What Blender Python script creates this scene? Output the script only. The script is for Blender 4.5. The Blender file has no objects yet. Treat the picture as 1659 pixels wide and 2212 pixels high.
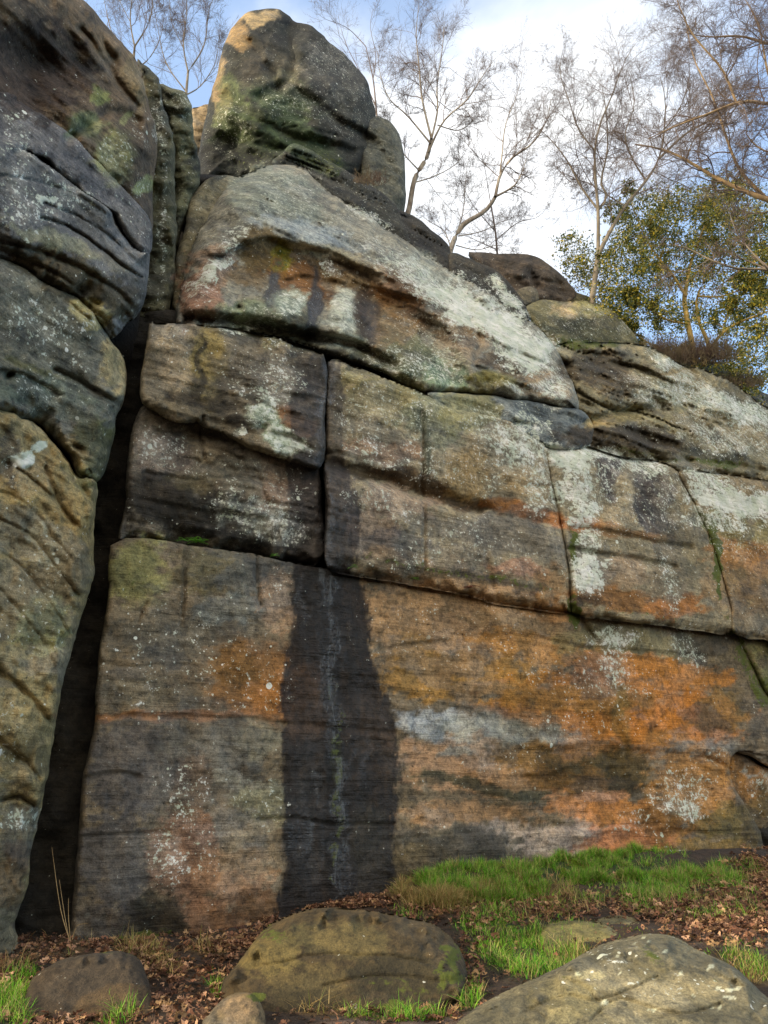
import bpy, math, random
import numpy as np
from mathutils import Vector

random.seed(7)
RNG = np.random.default_rng(7)
scene = bpy.context.scene
COL = scene.collection

# ------------------------------------------------------------------ camera, sky, sun, exposure
CAM_Z = 1.6
PITCH = math.radians(20.2)
FPX, CX, CY = 1664.0, 829.5, 1106.0           # focal length and centre for a 1659 x 2212 frame
cam_d = bpy.data.cameras.new('camera')
cam = bpy.data.objects.new('camera', cam_d)
COL.objects.link(cam)
cam.location = (0, 0, CAM_Z)
cam.rotation_euler = (math.pi / 2 + PITCH, 0, 0)
cam_d.sensor_fit = 'VERTICAL'
cam_d.sensor_height = 36.0
cam_d.lens = 36.0 * FPX / 2212.0
cam_d.clip_start = 0.05
cam_d.clip_end = 3000
scene.camera = cam

SUN_EL = math.radians(24)
SUN_TH = math.radians(20)                      # the sun stands to the left, a little behind the camera
sun_dir = Vector((-math.cos(SUN_TH) * math.cos(SUN_EL), -math.sin(SUN_TH) * math.cos(SUN_EL), math.sin(SUN_EL)))

world = bpy.data.worlds.new('World')
scene.world = world
world.use_nodes = True
wn, wl = world.node_tree.nodes, world.node_tree.links
wn.clear()
w_out = wn.new('ShaderNodeOutputWorld')
w_bg = wn.new('ShaderNodeBackground')
w_sky = wn.new('ShaderNodeTexSky')
w_sky.sky_type = 'NISHITA'
w_sky.sun_disc = False
w_sky.sun_elevation = SUN_EL
w_sky.sun_rotation = math.atan2(sun_dir.x, sun_dir.y)
w_sky.air_density = 1.0
w_sky.dust_density = 0.6
w_sky.ozone_density = 1.2
w_bg.inputs['Strength'].default_value = 0.15
w_tc = wn.new('ShaderNodeTexCoord')
w_map = wn.new('ShaderNodeMapping')
w_map.inputs['Scale'].default_value = (1.0, 1.0, 2.2)
w_no = wn.new('ShaderNodeTexNoise')
w_no.inputs['Scale'].default_value = 1.9
w_no.inputs['Detail'].default_value = 7
w_no.inputs['Roughness'].default_value = 0.52
w_no.inputs['Distortion'].default_value = 0.5
def pray(px, py):
    cx = (np.asarray(px, float) - CX) / FPX
    cy = (CY - np.asarray(py, float)) / FPX
    s, c = math.sin(PITCH), math.cos(PITCH)
    return np.stack([cx, c - cy * s, s + cy * c], -1)
w_dot = wn.new('ShaderNodeVectorMath'); w_dot.operation = 'DOT_PRODUCT'
_d = pray(1120, 400); _d = _d / np.linalg.norm(_d)
w_dot.inputs[1].default_value = tuple(_d)
w_mr = wn.new('ShaderNodeMapRange')
w_mr.inputs['From Min'].default_value = 0.925
w_mr.inputs['From Max'].default_value = 1.0
w_mr.inputs['To Min'].default_value = -0.10
w_mr.inputs['To Max'].default_value = 0.34
w_add = wn.new('ShaderNodeMath'); w_add.operation = 'ADD'
w_ramp = wn.new('ShaderNodeMapRange')
w_ramp.interpolation_type = 'SMOOTHSTEP'
w_ramp.inputs['To Min'].default_value = 0.22
w_ramp.inputs['From Min'].default_value = 0.61
w_ramp.inputs['From Max'].default_value = 0.86
w_mix = wn.new('ShaderNodeMix'); w_mix.data_type = 'RGBA'
w_mix.inputs['B'].default_value = (7.4, 7.5, 7.6, 1)      # sunlit thin cloud, in the sky texture's own units
w_gain = wn.new('ShaderNodeMix'); w_gain.data_type = 'RGBA'; w_gain.blend_type = 'MULTIPLY'
w_gain.inputs['Factor'].default_value = 1.0
w_gain.inputs['B'].default_value = (1.30, 1.85, 2.15, 1)
wl.new(w_tc.outputs['Generated'], w_map.inputs['Vector'])
wl.new(w_map.outputs['Vector'], w_no.inputs['Vector'])
wl.new(w_tc.outputs['Generated'], w_dot.inputs[0])
wl.new(w_dot.outputs['Value'], w_mr.inputs['Value'])
wl.new(w_no.outputs['Fac'], w_add.inputs[0])
wl.new(w_mr.outputs['Result'], w_add.inputs[1])
wl.new(w_add.outputs[0], w_ramp.inputs['Value'])
wl.new(w_ramp.outputs['Result'], w_mix.inputs['Factor'])
wl.new(w_sky.outputs['Color'], w_gain.inputs['A'])
wl.new(w_gain.outputs['Result'], w_mix.inputs['A'])
w_b = wn.new('ShaderNodeVectorMath'); w_b.operation = 'DOT_PRODUCT'
w_b.inputs[1].default_value = (-0.35, -0.80, 0.48)           # unseen bright sky added behind the camera to light the wall
wl.new(w_tc.outputs['Generated'], w_b.inputs[0])
w_bm = wn.new('ShaderNodeMapRange'); w_bm.interpolation_type = 'SMOOTHSTEP'
w_bm.inputs['From Min'].default_value = 0.05
w_bm.inputs['From Max'].default_value = 0.75
wl.new(w_b.outputs['Value'], w_bm.inputs['Value'])
w_mix2 = wn.new('ShaderNodeMix'); w_mix2.data_type = 'RGBA'
w_mix2.inputs['B'].default_value = (11.2, 10.1, 8.8, 1)
wl.new(w_bm.outputs['Result'], w_mix2.inputs['Factor'])
wl.new(w_mix.outputs['Result'], w_mix2.inputs['A'])
wl.new(w_mix2.outputs['Result'], w_bg.inputs['Color'])
wl.new(w_bg.outputs['Background'], w_out.inputs['Surface'])

sun_l = bpy.data.lights.new('sun', 'SUN')
sun_l.energy = 3.6
sun_l.angle = math.radians(0.6)
sun_l.color = (1.0, 0.84, 0.62)
sun = bpy.data.objects.new('sun', sun_l)
COL.objects.link(sun)
sun.rotation_euler = sun_dir.to_track_quat('Z', 'Y').to_euler()

scene.view_settings.view_transform = 'Standard'
scene.view_settings.look = 'None'
scene.view_settings.exposure = 0.36
scene.view_settings.gamma = 1
scene.cycles.use_denoising = True
scene.cycles.max_bounces = 6
scene.cycles.diffuse_bounces = 3

# ------------------------------------------------------------------ numeric helpers
def _hash(ix, iy, iz, seed):
    with np.errstate(over='ignore'):
        h = (ix.astype(np.uint32) * np.uint32(374761393) + iy.astype(np.uint32) * np.uint32(668265263)
             + iz.astype(np.uint32) * np.uint32(2147483647) + np.uint32((seed * 144665 + 12345) & 0xffffffff))
        h = (h ^ (h >> np.uint32(13))) * np.uint32(1274126177)
        h = h ^ (h >> np.uint32(16))
        h = h * np.uint32(2246822519)
        h = h ^ (h >> np.uint32(15))
    return h.astype(np.float64) / 4294967295.0

def vnoise(p, seed=0):
    """value noise in -1..1 for points of shape (N, 3)"""
    f = np.floor(p)
    i = f.astype(np.int64)
    u = p - f
    u = u * u * u * (u * (u * 6 - 15) + 10)
    r = 0
    for dx in (0, 1):
        wx = u[:, 0] if dx else 1 - u[:, 0]
        for dy in (0, 1):
            wy = u[:, 1] if dy else 1 - u[:, 1]
            for dz in (0, 1):
                wz = u[:, 2] if dz else 1 - u[:, 2]
                r = r + _hash(i[:, 0] + dx, i[:, 1] + dy, i[:, 2] + dz, seed) * wx * wy * wz
    return r * 2 - 1

def fbm(p, octv=4, seed=0, gain=0.5, lac=2.03):
    a, s, r = 1.0, 0.0, 0.0
    q = np.array(p, float)
    for k in range(octv):
        r = r + a * vnoise(q, seed + k * 17)
        s += a
        a *= gain
        q = q * lac + 3.7
    return r / s * 1.6

def ridged(p, octv=4, seed=0):
    a, s, r = 1.0, 0.0, 0.0
    q = np.array(p, float)
    for k in range(octv):
        r = r + a * (1 - np.abs(vnoise(q, seed + k * 31)) * 2)
        s += a
        a *= 0.5
        q = q * 2.1 + 1.3
    return r / s

def sstep(a, b, x):
    t = np.clip((x - a) / (b - a), 0, 1)
    return t * t * (3 - 2 * t)

def p3(px, py, z=0.0):
    px = np.asarray(px, float)
    return np.stack([px, np.asarray(py, float), np.full(px.shape, z)], -1)

def lin(c):
    c = np.asarray(c, float) / 255.0
    return np.where(c <= 0.04045, c / 12.92, ((c + 0.055) / 1.055) ** 2.4)

def cr(poly, n=5, closed=True):
    """Catmull-Rom through the traced points"""
    P = np.array(poly, float)
    m = len(P)
    out = []
    rng = range(m) if closed else range(m - 1)
    for i in rng:
        if closed:
            a, b, c, d = P[(i - 1) % m], P[i], P[(i + 1) % m], P[(i + 2) % m]
        else:
            a, b, c, d = P[max(i - 1, 0)], P[i], P[i + 1], P[min(i + 2, m - 1)]
        for k in range(n):
            t = k / n
            out.append(0.5 * ((2 * b) + (c - a) * t + (2 * a - 5 * b + 4 * c - d) * t * t + (3 * b - a - 3 * c + d) * t ** 3))
    if not closed:
        out.append(P[-1])
    return np.array(out)

def seg_dist(pts, A, B):
    """nearest point on segments A-B for each of pts -> distance, nearest point"""
    best = np.full(len(pts), 1e18)
    near = np.zeros_like(pts)
    for a, b in zip(A, B):
        ab = b - a
        l2 = max(float(ab @ ab), 1e-9)
        t = np.clip(((pts - a) @ ab) / l2, 0, 1)
        q = a + t[:, None] * ab
        d = ((pts - q) ** 2).sum(1)
        m = d < best
        best[m] = d[m]
        near[m] = q[m]
    return np.sqrt(best), near

def inside(pts, poly):
    x, y = pts[:, 0], pts[:, 1]
    r = np.zeros(len(pts), bool)
    n = len(poly)
    for i in range(n):
        x0, y0 = poly[i]
        x1, y1 = poly[(i + 1) % n]
        if y0 == y1:
            continue
        c = ((y0 > y) != (y1 > y)) & (x < (x1 - x0) * (y - y0) / (y1 - y0) + x0)
        r ^= c
    return r

def plane(D, k=0.565, b=0.0, zr=0.0):
    """distance along each pixel's ray to the leaning plane y = D + k x + b (z - zr)"""
    def f(px, py):
        d = pray(px, py)
        return (D + b * (CAM_Z - zr)) / (d[:, 1] - k * d[:, 0] - b * d[:, 2])
    return f

def make_mesh(name, verts, faces, mat=None, smooth=True, attrs=None, loc=None, parent=None):
    """faces: list/array of quads or tris (one int array per size)"""
    me = bpy.data.meshes.new(name)
    verts = np.asarray(verts, float)
    if loc is None:
        loc = np.array([verts[:, 0].mean(), verts[:, 1].mean(), verts[:, 2].min()])
    v = verts - np.asarray(loc)
    if not isinstance(faces, (list, tuple)):
        faces = [faces]
    faces = [np.asarray(f, np.int32) for f in faces if len(f)]
    nl = sum(f.size for f in faces)
    nf = sum(len(f) for f in faces)
    me.vertices.add(len(v))
    me.vertices.foreach_set('co', v.astype(np.float32).ravel())
    me.loops.add(nl)
    me.loops.foreach_set('vertex_index', np.concatenate([f.ravel() for f in faces]))
    me.polygons.add(nf)
    tot = np.concatenate([np.full(len(f), f.shape[1], np.int32) for f in faces])
    st = np.concatenate([[0], np.cumsum(tot)[:-1]]).astype(np.int32)
    me.polygons.foreach_set('loop_start', st)
    me.polygons.foreach_set('loop_total', tot)
    me.update(calc_edges=True)
    me.polygons.foreach_set('use_smooth', np.full(nf, smooth))
    for an, av in (attrs or {}).items():
        at = me.attributes.new(an, 'FLOAT_COLOR', 'POINT')
        at.data.foreach_set('color', np.asarray(av, np.float32).ravel())
    me.validate(clean_customdata=False)
    if mat:
        me.materials.append(mat)
    o = bpy.data.objects.new(name, me)
    COL.objects.link(o)
    if parent is not None:
        o.parent = parent
        o.location = Vector(tuple(float(c) for c in loc)) - parent.location
    else:
        o.location = tuple(float(c) for c in loc)
    return o

def tag(o, label=None, cat=None, group=None, kind=None):
    if label: o['label'] = label
    if cat: o['category'] = cat
    if group: o['group'] = group
    if kind: o['kind'] = kind
    return o

def empty(name, loc, label=None, cat=None, group=None):
    o = bpy.data.objects.new(name, None)
    COL.objects.link(o)
    o.location = tuple(float(c) for c in loc)
    o.empty_display_size = 0.2
    return tag(o, label, cat, group)

# ------------------------------------------------------------------ materials
def new_mat(name):
    m = bpy.data.materials.new(name)
    m.use_nodes = True
    n, l = m.node_tree.nodes, m.node_tree.links
    n.clear()
    o = n.new('ShaderNodeOutputMaterial')
    b = n.new('ShaderNodeBsdfPrincipled')
    l.new(b.outputs[0], o.inputs[0])
    return m, n, l, b

def N_noise(n, l, vec, scale, detail=6, rough=0.55, dist=0.0):
    t = n.new('ShaderNodeTexNoise')
    t.inputs['Scale'].default_value = scale
    t.inputs['Detail'].default_value = detail
    t.inputs['Roughness'].default_value = rough
    t.inputs['Distortion'].default_value = dist
    l.new(vec, t.inputs['Vector'])
    return t.outputs['Fac']

def N_vor(n, l, vec, scale, feature='F1', rnd=1.0):
    t = n.new('ShaderNodeTexVoronoi')
    t.feature = feature
    t.inputs['Scale'].default_value = scale
    t.inputs['Randomness'].default_value = rnd
    l.new(vec, t.inputs['Vector'])
    return t

def N_map(n, l, val, a, b, c=0.0, d=1.0, smooth=True):
    t = n.new('ShaderNodeMapRange')
    if smooth:
        t.interpolation_type = 'SMOOTHSTEP'
    for i, v in zip(('From Min', 'From Max', 'To Min', 'To Max'), (a, b, c, d)):
        if hasattr(v, 'links'):
            l.new(v, t.inputs[i])
        else:
            t.inputs[i].default_value = v
    l.new(val, t.inputs['Value'])
    return t.outputs['Result']

def N_math(n, l, op, a, b=None, clamp=False):
    t = n.new('ShaderNodeMath')
    t.operation = op
    t.use_clamp = clamp
    for i, v in enumerate((a, b)):
        if v is None:
            continue
        if hasattr(v, 'links'):
            l.new(v, t.inputs[i])
        else:
            t.inputs[i].default_value = v
    return t.outputs[0]

def N_mix(n, l, fac, a, b, blend='MIX'):
    t = n.new('ShaderNodeMix')
    t.data_type = 'RGBA'
    t.blend_type = blend
    for nm, v in (('Factor', fac), ('A', a), ('B', b)):
        if hasattr(v, 'links'):
            l.new(v, t.inputs[nm])
        elif nm == 'Factor':
            t.inputs[nm].default_value = v
        else:
            t.inputs[nm].default_value = (*v, 1)
    return t.outputs['Result']

def N_scalevec(n, l, vec, s, rot=(0, 0, 0)):
    t = n.new('ShaderNodeMapping')
    t.inputs['Scale'].default_value = s
    t.inputs['Rotation'].default_value = rot
    l.new(vec, t.inputs['Vector'])
    return t.outputs['Vector']

def make_rock_mat(name='weathered_sandstone', bump=1.0, stone_rough=0.9, bed=1.0, pits=.7):
    m, n, l, b = new_mat(name)
    pos = n.new('ShaderNodeNewGeometry').outputs['Position']
    colr = n.new('ShaderNodeAttribute'); colr.attribute_name = 'surface_tone'
    msk = n.new('ShaderNodeAttribute'); msk.attribute_name = 'mask'
    sep = n.new('ShaderNodeSeparateColor')
    l.new(msk.outputs['Color'], sep.inputs[0])
    L, Wt, Ms = sep.outputs[0], sep.outputs[1], sep.outputs[2]
    base = colr.outputs['Color']
    # warped position for ragged edges
    nf = N_noise(n, l, pos, 2.3, 9, 0.62)
    nm = N_noise(n, l, pos, 11.0, 8, 0.68)
    ng = N_noise(n, l, pos, 70.0, 4, 0.7)
    nk = N_noise(n, l, pos, 26.0, 6, 0.72)
    bedv = N_scalevec(n, l, pos, (0.5, 0.5, 9.0), (0.03, 0.02, 0))
    nb = N_noise(n, l, bedv, 1.6, 8, 0.65, 0.3)
    drv = N_scalevec(n, l, pos, (5.0, 5.0, 0.35))
    nd = N_noise(n, l, drv, 1.3, 6, 0.6, 0.2)
    c = N_mix(n, l, N_map(n, l, nf, 0.35, 0.65), N_mix(n, l, 1.0, base, (0.68, 0.70, 0.74), 'MULTIPLY'),
              N_mix(n, l, 1.0, base, (1.22, 1.17, 1.10), 'MULTIPLY'))
    c = N_mix(n, l, N_map(n, l, nm, 0.38, 0.62, 0.0, 0.75), c, N_mix(n, l, 1.0, c, (1.42, 1.36, 1.28), 'MULTIPLY'))
    c = N_mix(n, l, N_map(n, l, nm, 0.50, 0.36, 0.0, 0.6), c, N_mix(n, l, 1.0, c, (0.46, 0.46, 0.48), 'MULTIPLY'))
    c = N_mix(n, l, N_map(n, l, nb, 0.50, 0.34, 0.0, 0.45 * bed), c, N_mix(n, l, 1.0, c, (0.50, 0.47, 0.44), 'MULTIPLY'))
    c = N_mix(n, l, N_map(n, l, nb, 0.56, 0.72, 0.0, 0.38 * bed), c, N_mix(n, l, 1.0, c, (1.35, 1.30, 1.22), 'MULTIPLY'))
    c = N_mix(n, l, N_map(n, l, nd, 0.56, 0.74, 0.0, 0.38), c, N_mix(n, l, 1.0, c, (0.50, 0.50, 0.52), 'MULTIPLY'))
    c = N_mix(n, l, N_map(n, l, ng, 0.30, 0.70, 0.0, 1.0), N_mix(n, l, 1.0, c, (0.72, 0.72, 0.72), 'MULTIPLY'),
              N_mix(n, l, 1.0, c, (1.28, 1.28, 1.28), 'MULTIPLY'))
    c = N_mix(n, l, N_map(n, l, nk, 0.46, 0.36, 0.0, 0.55), c, N_mix(n, l, 1.0, c, (0.42, 0.42, 0.42), 'MULTIPLY'))
    c = N_mix(n, l, N_map(n, l, nk, 0.56, 0.68, 0.0, 0.55), c, N_mix(n, l, 1.0, c, (1.6, 1.55, 1.5), 'MULTIPLY'))
    # scattered pits and black specks
    vp = N_vor(n, l, pos, 9.0)
    pit = N_map(n, l, N_math(n, l, 'ADD', vp.outputs['Distance'], N_math(n, l, 'MULTIPLY', nm, 0.4)), 0.30, 0.24)
    c = N_mix(n, l, N_math(n, l, 'MULTIPLY', pit, pits), c, (0.012, 0.011, 0.009))
    # moss and algae
    mo = N_map(n, l, N_math(n, l, 'ADD', Ms, N_math(n, l, 'MULTIPLY', N_math(n, l, 'SUBTRACT', nm, 0.5), 1.5)), 0.42, 0.62)
    c = N_mix(n, l, mo, c, N_mix(n, l, ng, (0.035, 0.06, 0.008), (0.12, 0.13, 0.02)))
    # crusty pale lichen: round colonies over a powdery crust
    v1 = N_vor(n, l, pos, 7.0)
    s1 = n.new('ShaderNodeSeparateColor'); l.new(v1.outputs['Color'], s1.inputs[0])
    rad1 = N_math(n, l, 'MULTIPLY', s1.outputs[0], 0.33)
    pres1 = N_map(n, l, N_math(n, l, 'SUBTRACT', N_math(n, l, 'MULTIPLY', N_math(n, l, 'MULTIPLY', L, L), 1.0), s1.outputs[1]), -0.02, 0.02)
    dd1 = N_math(n, l, 'ADD', v1.outputs['Distance'], N_math(n, l, 'MULTIPLY', N_math(n, l, 'SUBTRACT', ng, 0.5), 0.16))
    sp1 = N_math(n, l, 'MULTIPLY', N_map(n, l, N_math(n, l, 'SUBTRACT', rad1, dd1), 0.0, 0.04), pres1)
    v2 = N_vor(n, l, pos, 24.0)
    s2 = n.new('ShaderNodeSeparateColor'); l.new(v2.outputs['Color'], s2.inputs[0])
    rad2 = N_math(n, l, 'MULTIPLY', s2.outputs[0], 0.45)
    pres2 = N_map(n, l, N_math(n, l, 'SUBTRACT', N_math(n, l, 'ADD', N_math(n, l, 'MULTIPLY', L, 1.0), N_math(n, l, 'MULTIPLY', N_math(n, l, 'SUBTRACT', nf, 0.60), 1.6)), s2.outputs[1]), -0.02, 0.02)
    sp2 = N_math(n, l, 'MULTIPLY', N_map(n, l, N_math(n, l, 'SUBTRACT', rad2, v2.outputs['Distance']), 0.0, 0.06), pres2)
    cr_in = N_math(n, l, 'ADD', L, N_math(n, l, 'MULTIPLY', N_math(n, l, 'SUBTRACT', N_math(n, l, 'ADD', nm, N_math(n, l, 'MULTIPLY', nk, 0.7)), 0.85), 2.8))
    crust = N_map(n, l, cr_in, 0.60, 0.74)
    crust = N_math(n, l, 'MULTIPLY', crust, 0.92)
    sp2 = N_math(n, l, 'MULTIPLY', sp2, 0.8)
    lich = N_math(n, l, 'MAXIMUM', N_math(n, l, 'MAXIMUM', sp1, sp2), crust)
    lich = N_math(n, l, 'MAXIMUM', lich, N_map(n, l, N_math(n, l, 'ADD', L, N_math(n, l, 'SUBTRACT', nf, 0.5)), 0.25, 1.0, 0.0, 0.26))
    lc = N_mix(n, l, N_map(n, l, nf, 0.4, 0.6), (0.64, 0.67, 0.58), (0.80, 0.80, 0.74))
    lc = N_mix(n, l, s1.outputs[2], lc, N_mix(n, l, 1.0, lc, (0.75, 0.80, 0.70), 'MULTIPLY'))
    c = N_mix(n, l, lich, c, lc)
    # wet stone, with bluish drips painted as the sky's sheen
    dv = N_scalevec(n, l, pos, (9.0, 9.0, 0.8))
    dn = N_noise(n, l, dv, 1.5, 8, 0.7, 0.4)
    drip_glint = N_math(n, l, 'MULTIPLY', N_map(n, l, Wt, 0.6, 0.95), N_map(n, l, dn, 0.50, 0.60))
    c = N_mix(n, l, N_math(n, l, 'MULTIPLY', drip_glint, 0.5), c, (0.15, 0.18, 0.195))
    c = N_mix(n, l, Wt, c, N_mix(n, l, 1.0, c, (0.62, 0.60, 0.60), 'MULTIPLY'))
    l.new(c, b.inputs['Base Color'])
    rg = N_math(n, l, 'SUBTRACT', stone_rough, N_math(n, l, 'MULTIPLY', Wt, 0.72))
    l.new(rg, b.inputs['Roughness'])
    b.inputs['Specular IOR Level'].default_value = 0.35
    l.new(N_math(n, l, 'MULTIPLY', N_map(n, l, Wt, 0.30, 0.9), N_map(n, l, nk, 0.40, 0.60, 0.15, 1.0)), b.inputs['Coat Weight'])
    b.inputs['Coat Roughness'].default_value = 0.12
    # relief
    h = N_math(n, l, 'ADD', N_math(n, l, 'MULTIPLY', nf, 0.10), N_math(n, l, 'MULTIPLY', nm, 0.05))
    h = N_math(n, l, 'ADD', h, N_math(n, l, 'MULTIPLY', ng, 0.010))
    h = N_math(n, l, 'ADD', h, N_math(n, l, 'MULTIPLY', nb, 0.055 * bed))
    h = N_math(n, l, 'SUBTRACT', h, N_math(n, l, 'MULTIPLY', pit, 0.028 * pits * pits))
    h = N_math(n, l, 'ADD', h, N_math(n, l, 'MULTIPLY', lich, 0.003))
    bp = n.new('ShaderNodeBump')
    bp.inputs['Strength'].default_value = 0.9
    bp.inputs['Distance'].default_value = 1.0 * bump
    l.new(h, bp.inputs['Height'])
    l.new(bp.outputs[0], b.inputs['Normal'])
    l.new(bp.outputs[0], b.inputs['Coat Normal'])
    return m

ROCK = make_rock_mat()
ROCK_MID = make_rock_mat('wind_worn_sandstone', 0.8, 0.9, 0.5, 0.3)
ROCK_SMOOTH = make_rock_mat('smooth_sandstone', 0.85, 0.85, 0.25, 0.4)

def simple_mat(name, c1, c2, scale=8, rough=0.85, bump=0.0, anis=(1, 1, 1), spec=0.3, sheen=0.0):
    m, n, l, b = new_mat(name)
    pos = n.new('ShaderNodeNewGeometry').outputs['Position']
    v = N_scalevec(n, l, pos, anis)
    f = N_noise(n, l, v, scale, 7, 0.6)
    l.new(N_mix(n, l, N_map(n, l, f, 0.35, 0.65), c1, c2), b.inputs['Base Color'])
    b.inputs['Roughness'].default_value = rough
    b.inputs['Specular IOR Level'].default_value = spec
    if bump:
        bp = n.new('ShaderNodeBump')
        bp.inputs['Strength'].default_value = 0.8
        bp.inputs['Distance'].default_value = bump
        l.new(f, bp.inputs['Height'])
        l.new(bp.outputs[0], b.inputs['Normal'])
    return m

def attr_mat(name, rough=0.7, trans=0.0, spec=0.3):
    """blade and leaf material: colour per blade from the mesh, some light passing through"""
    m, n, l, b = new_mat(name)
    a = n.new('ShaderNodeAttribute'); a.attribute_name = 'tint'
    l.new(a.outputs['Color'], b.inputs['Base Color'])
    b.inputs['Roughness'].default_value = rough
    b.inputs['Specular IOR Level'].default_value = spec
    if trans:
        t = n.new('ShaderNodeBsdfTranslucent')
        l.new(a.outputs['Color'], t.inputs[0])
        mx = n.new('ShaderNodeMixShader')
        mx.inputs[0].default_value = trans
        l.new(b.outputs[0], mx.inputs[1]); l.new(t.outputs[0], mx.inputs[2])
        o = [x for x in n if x.type == 'OUTPUT_MATERIAL'][0]
        l.new(mx.outputs[0], o.inputs[0])
    return m

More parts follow.
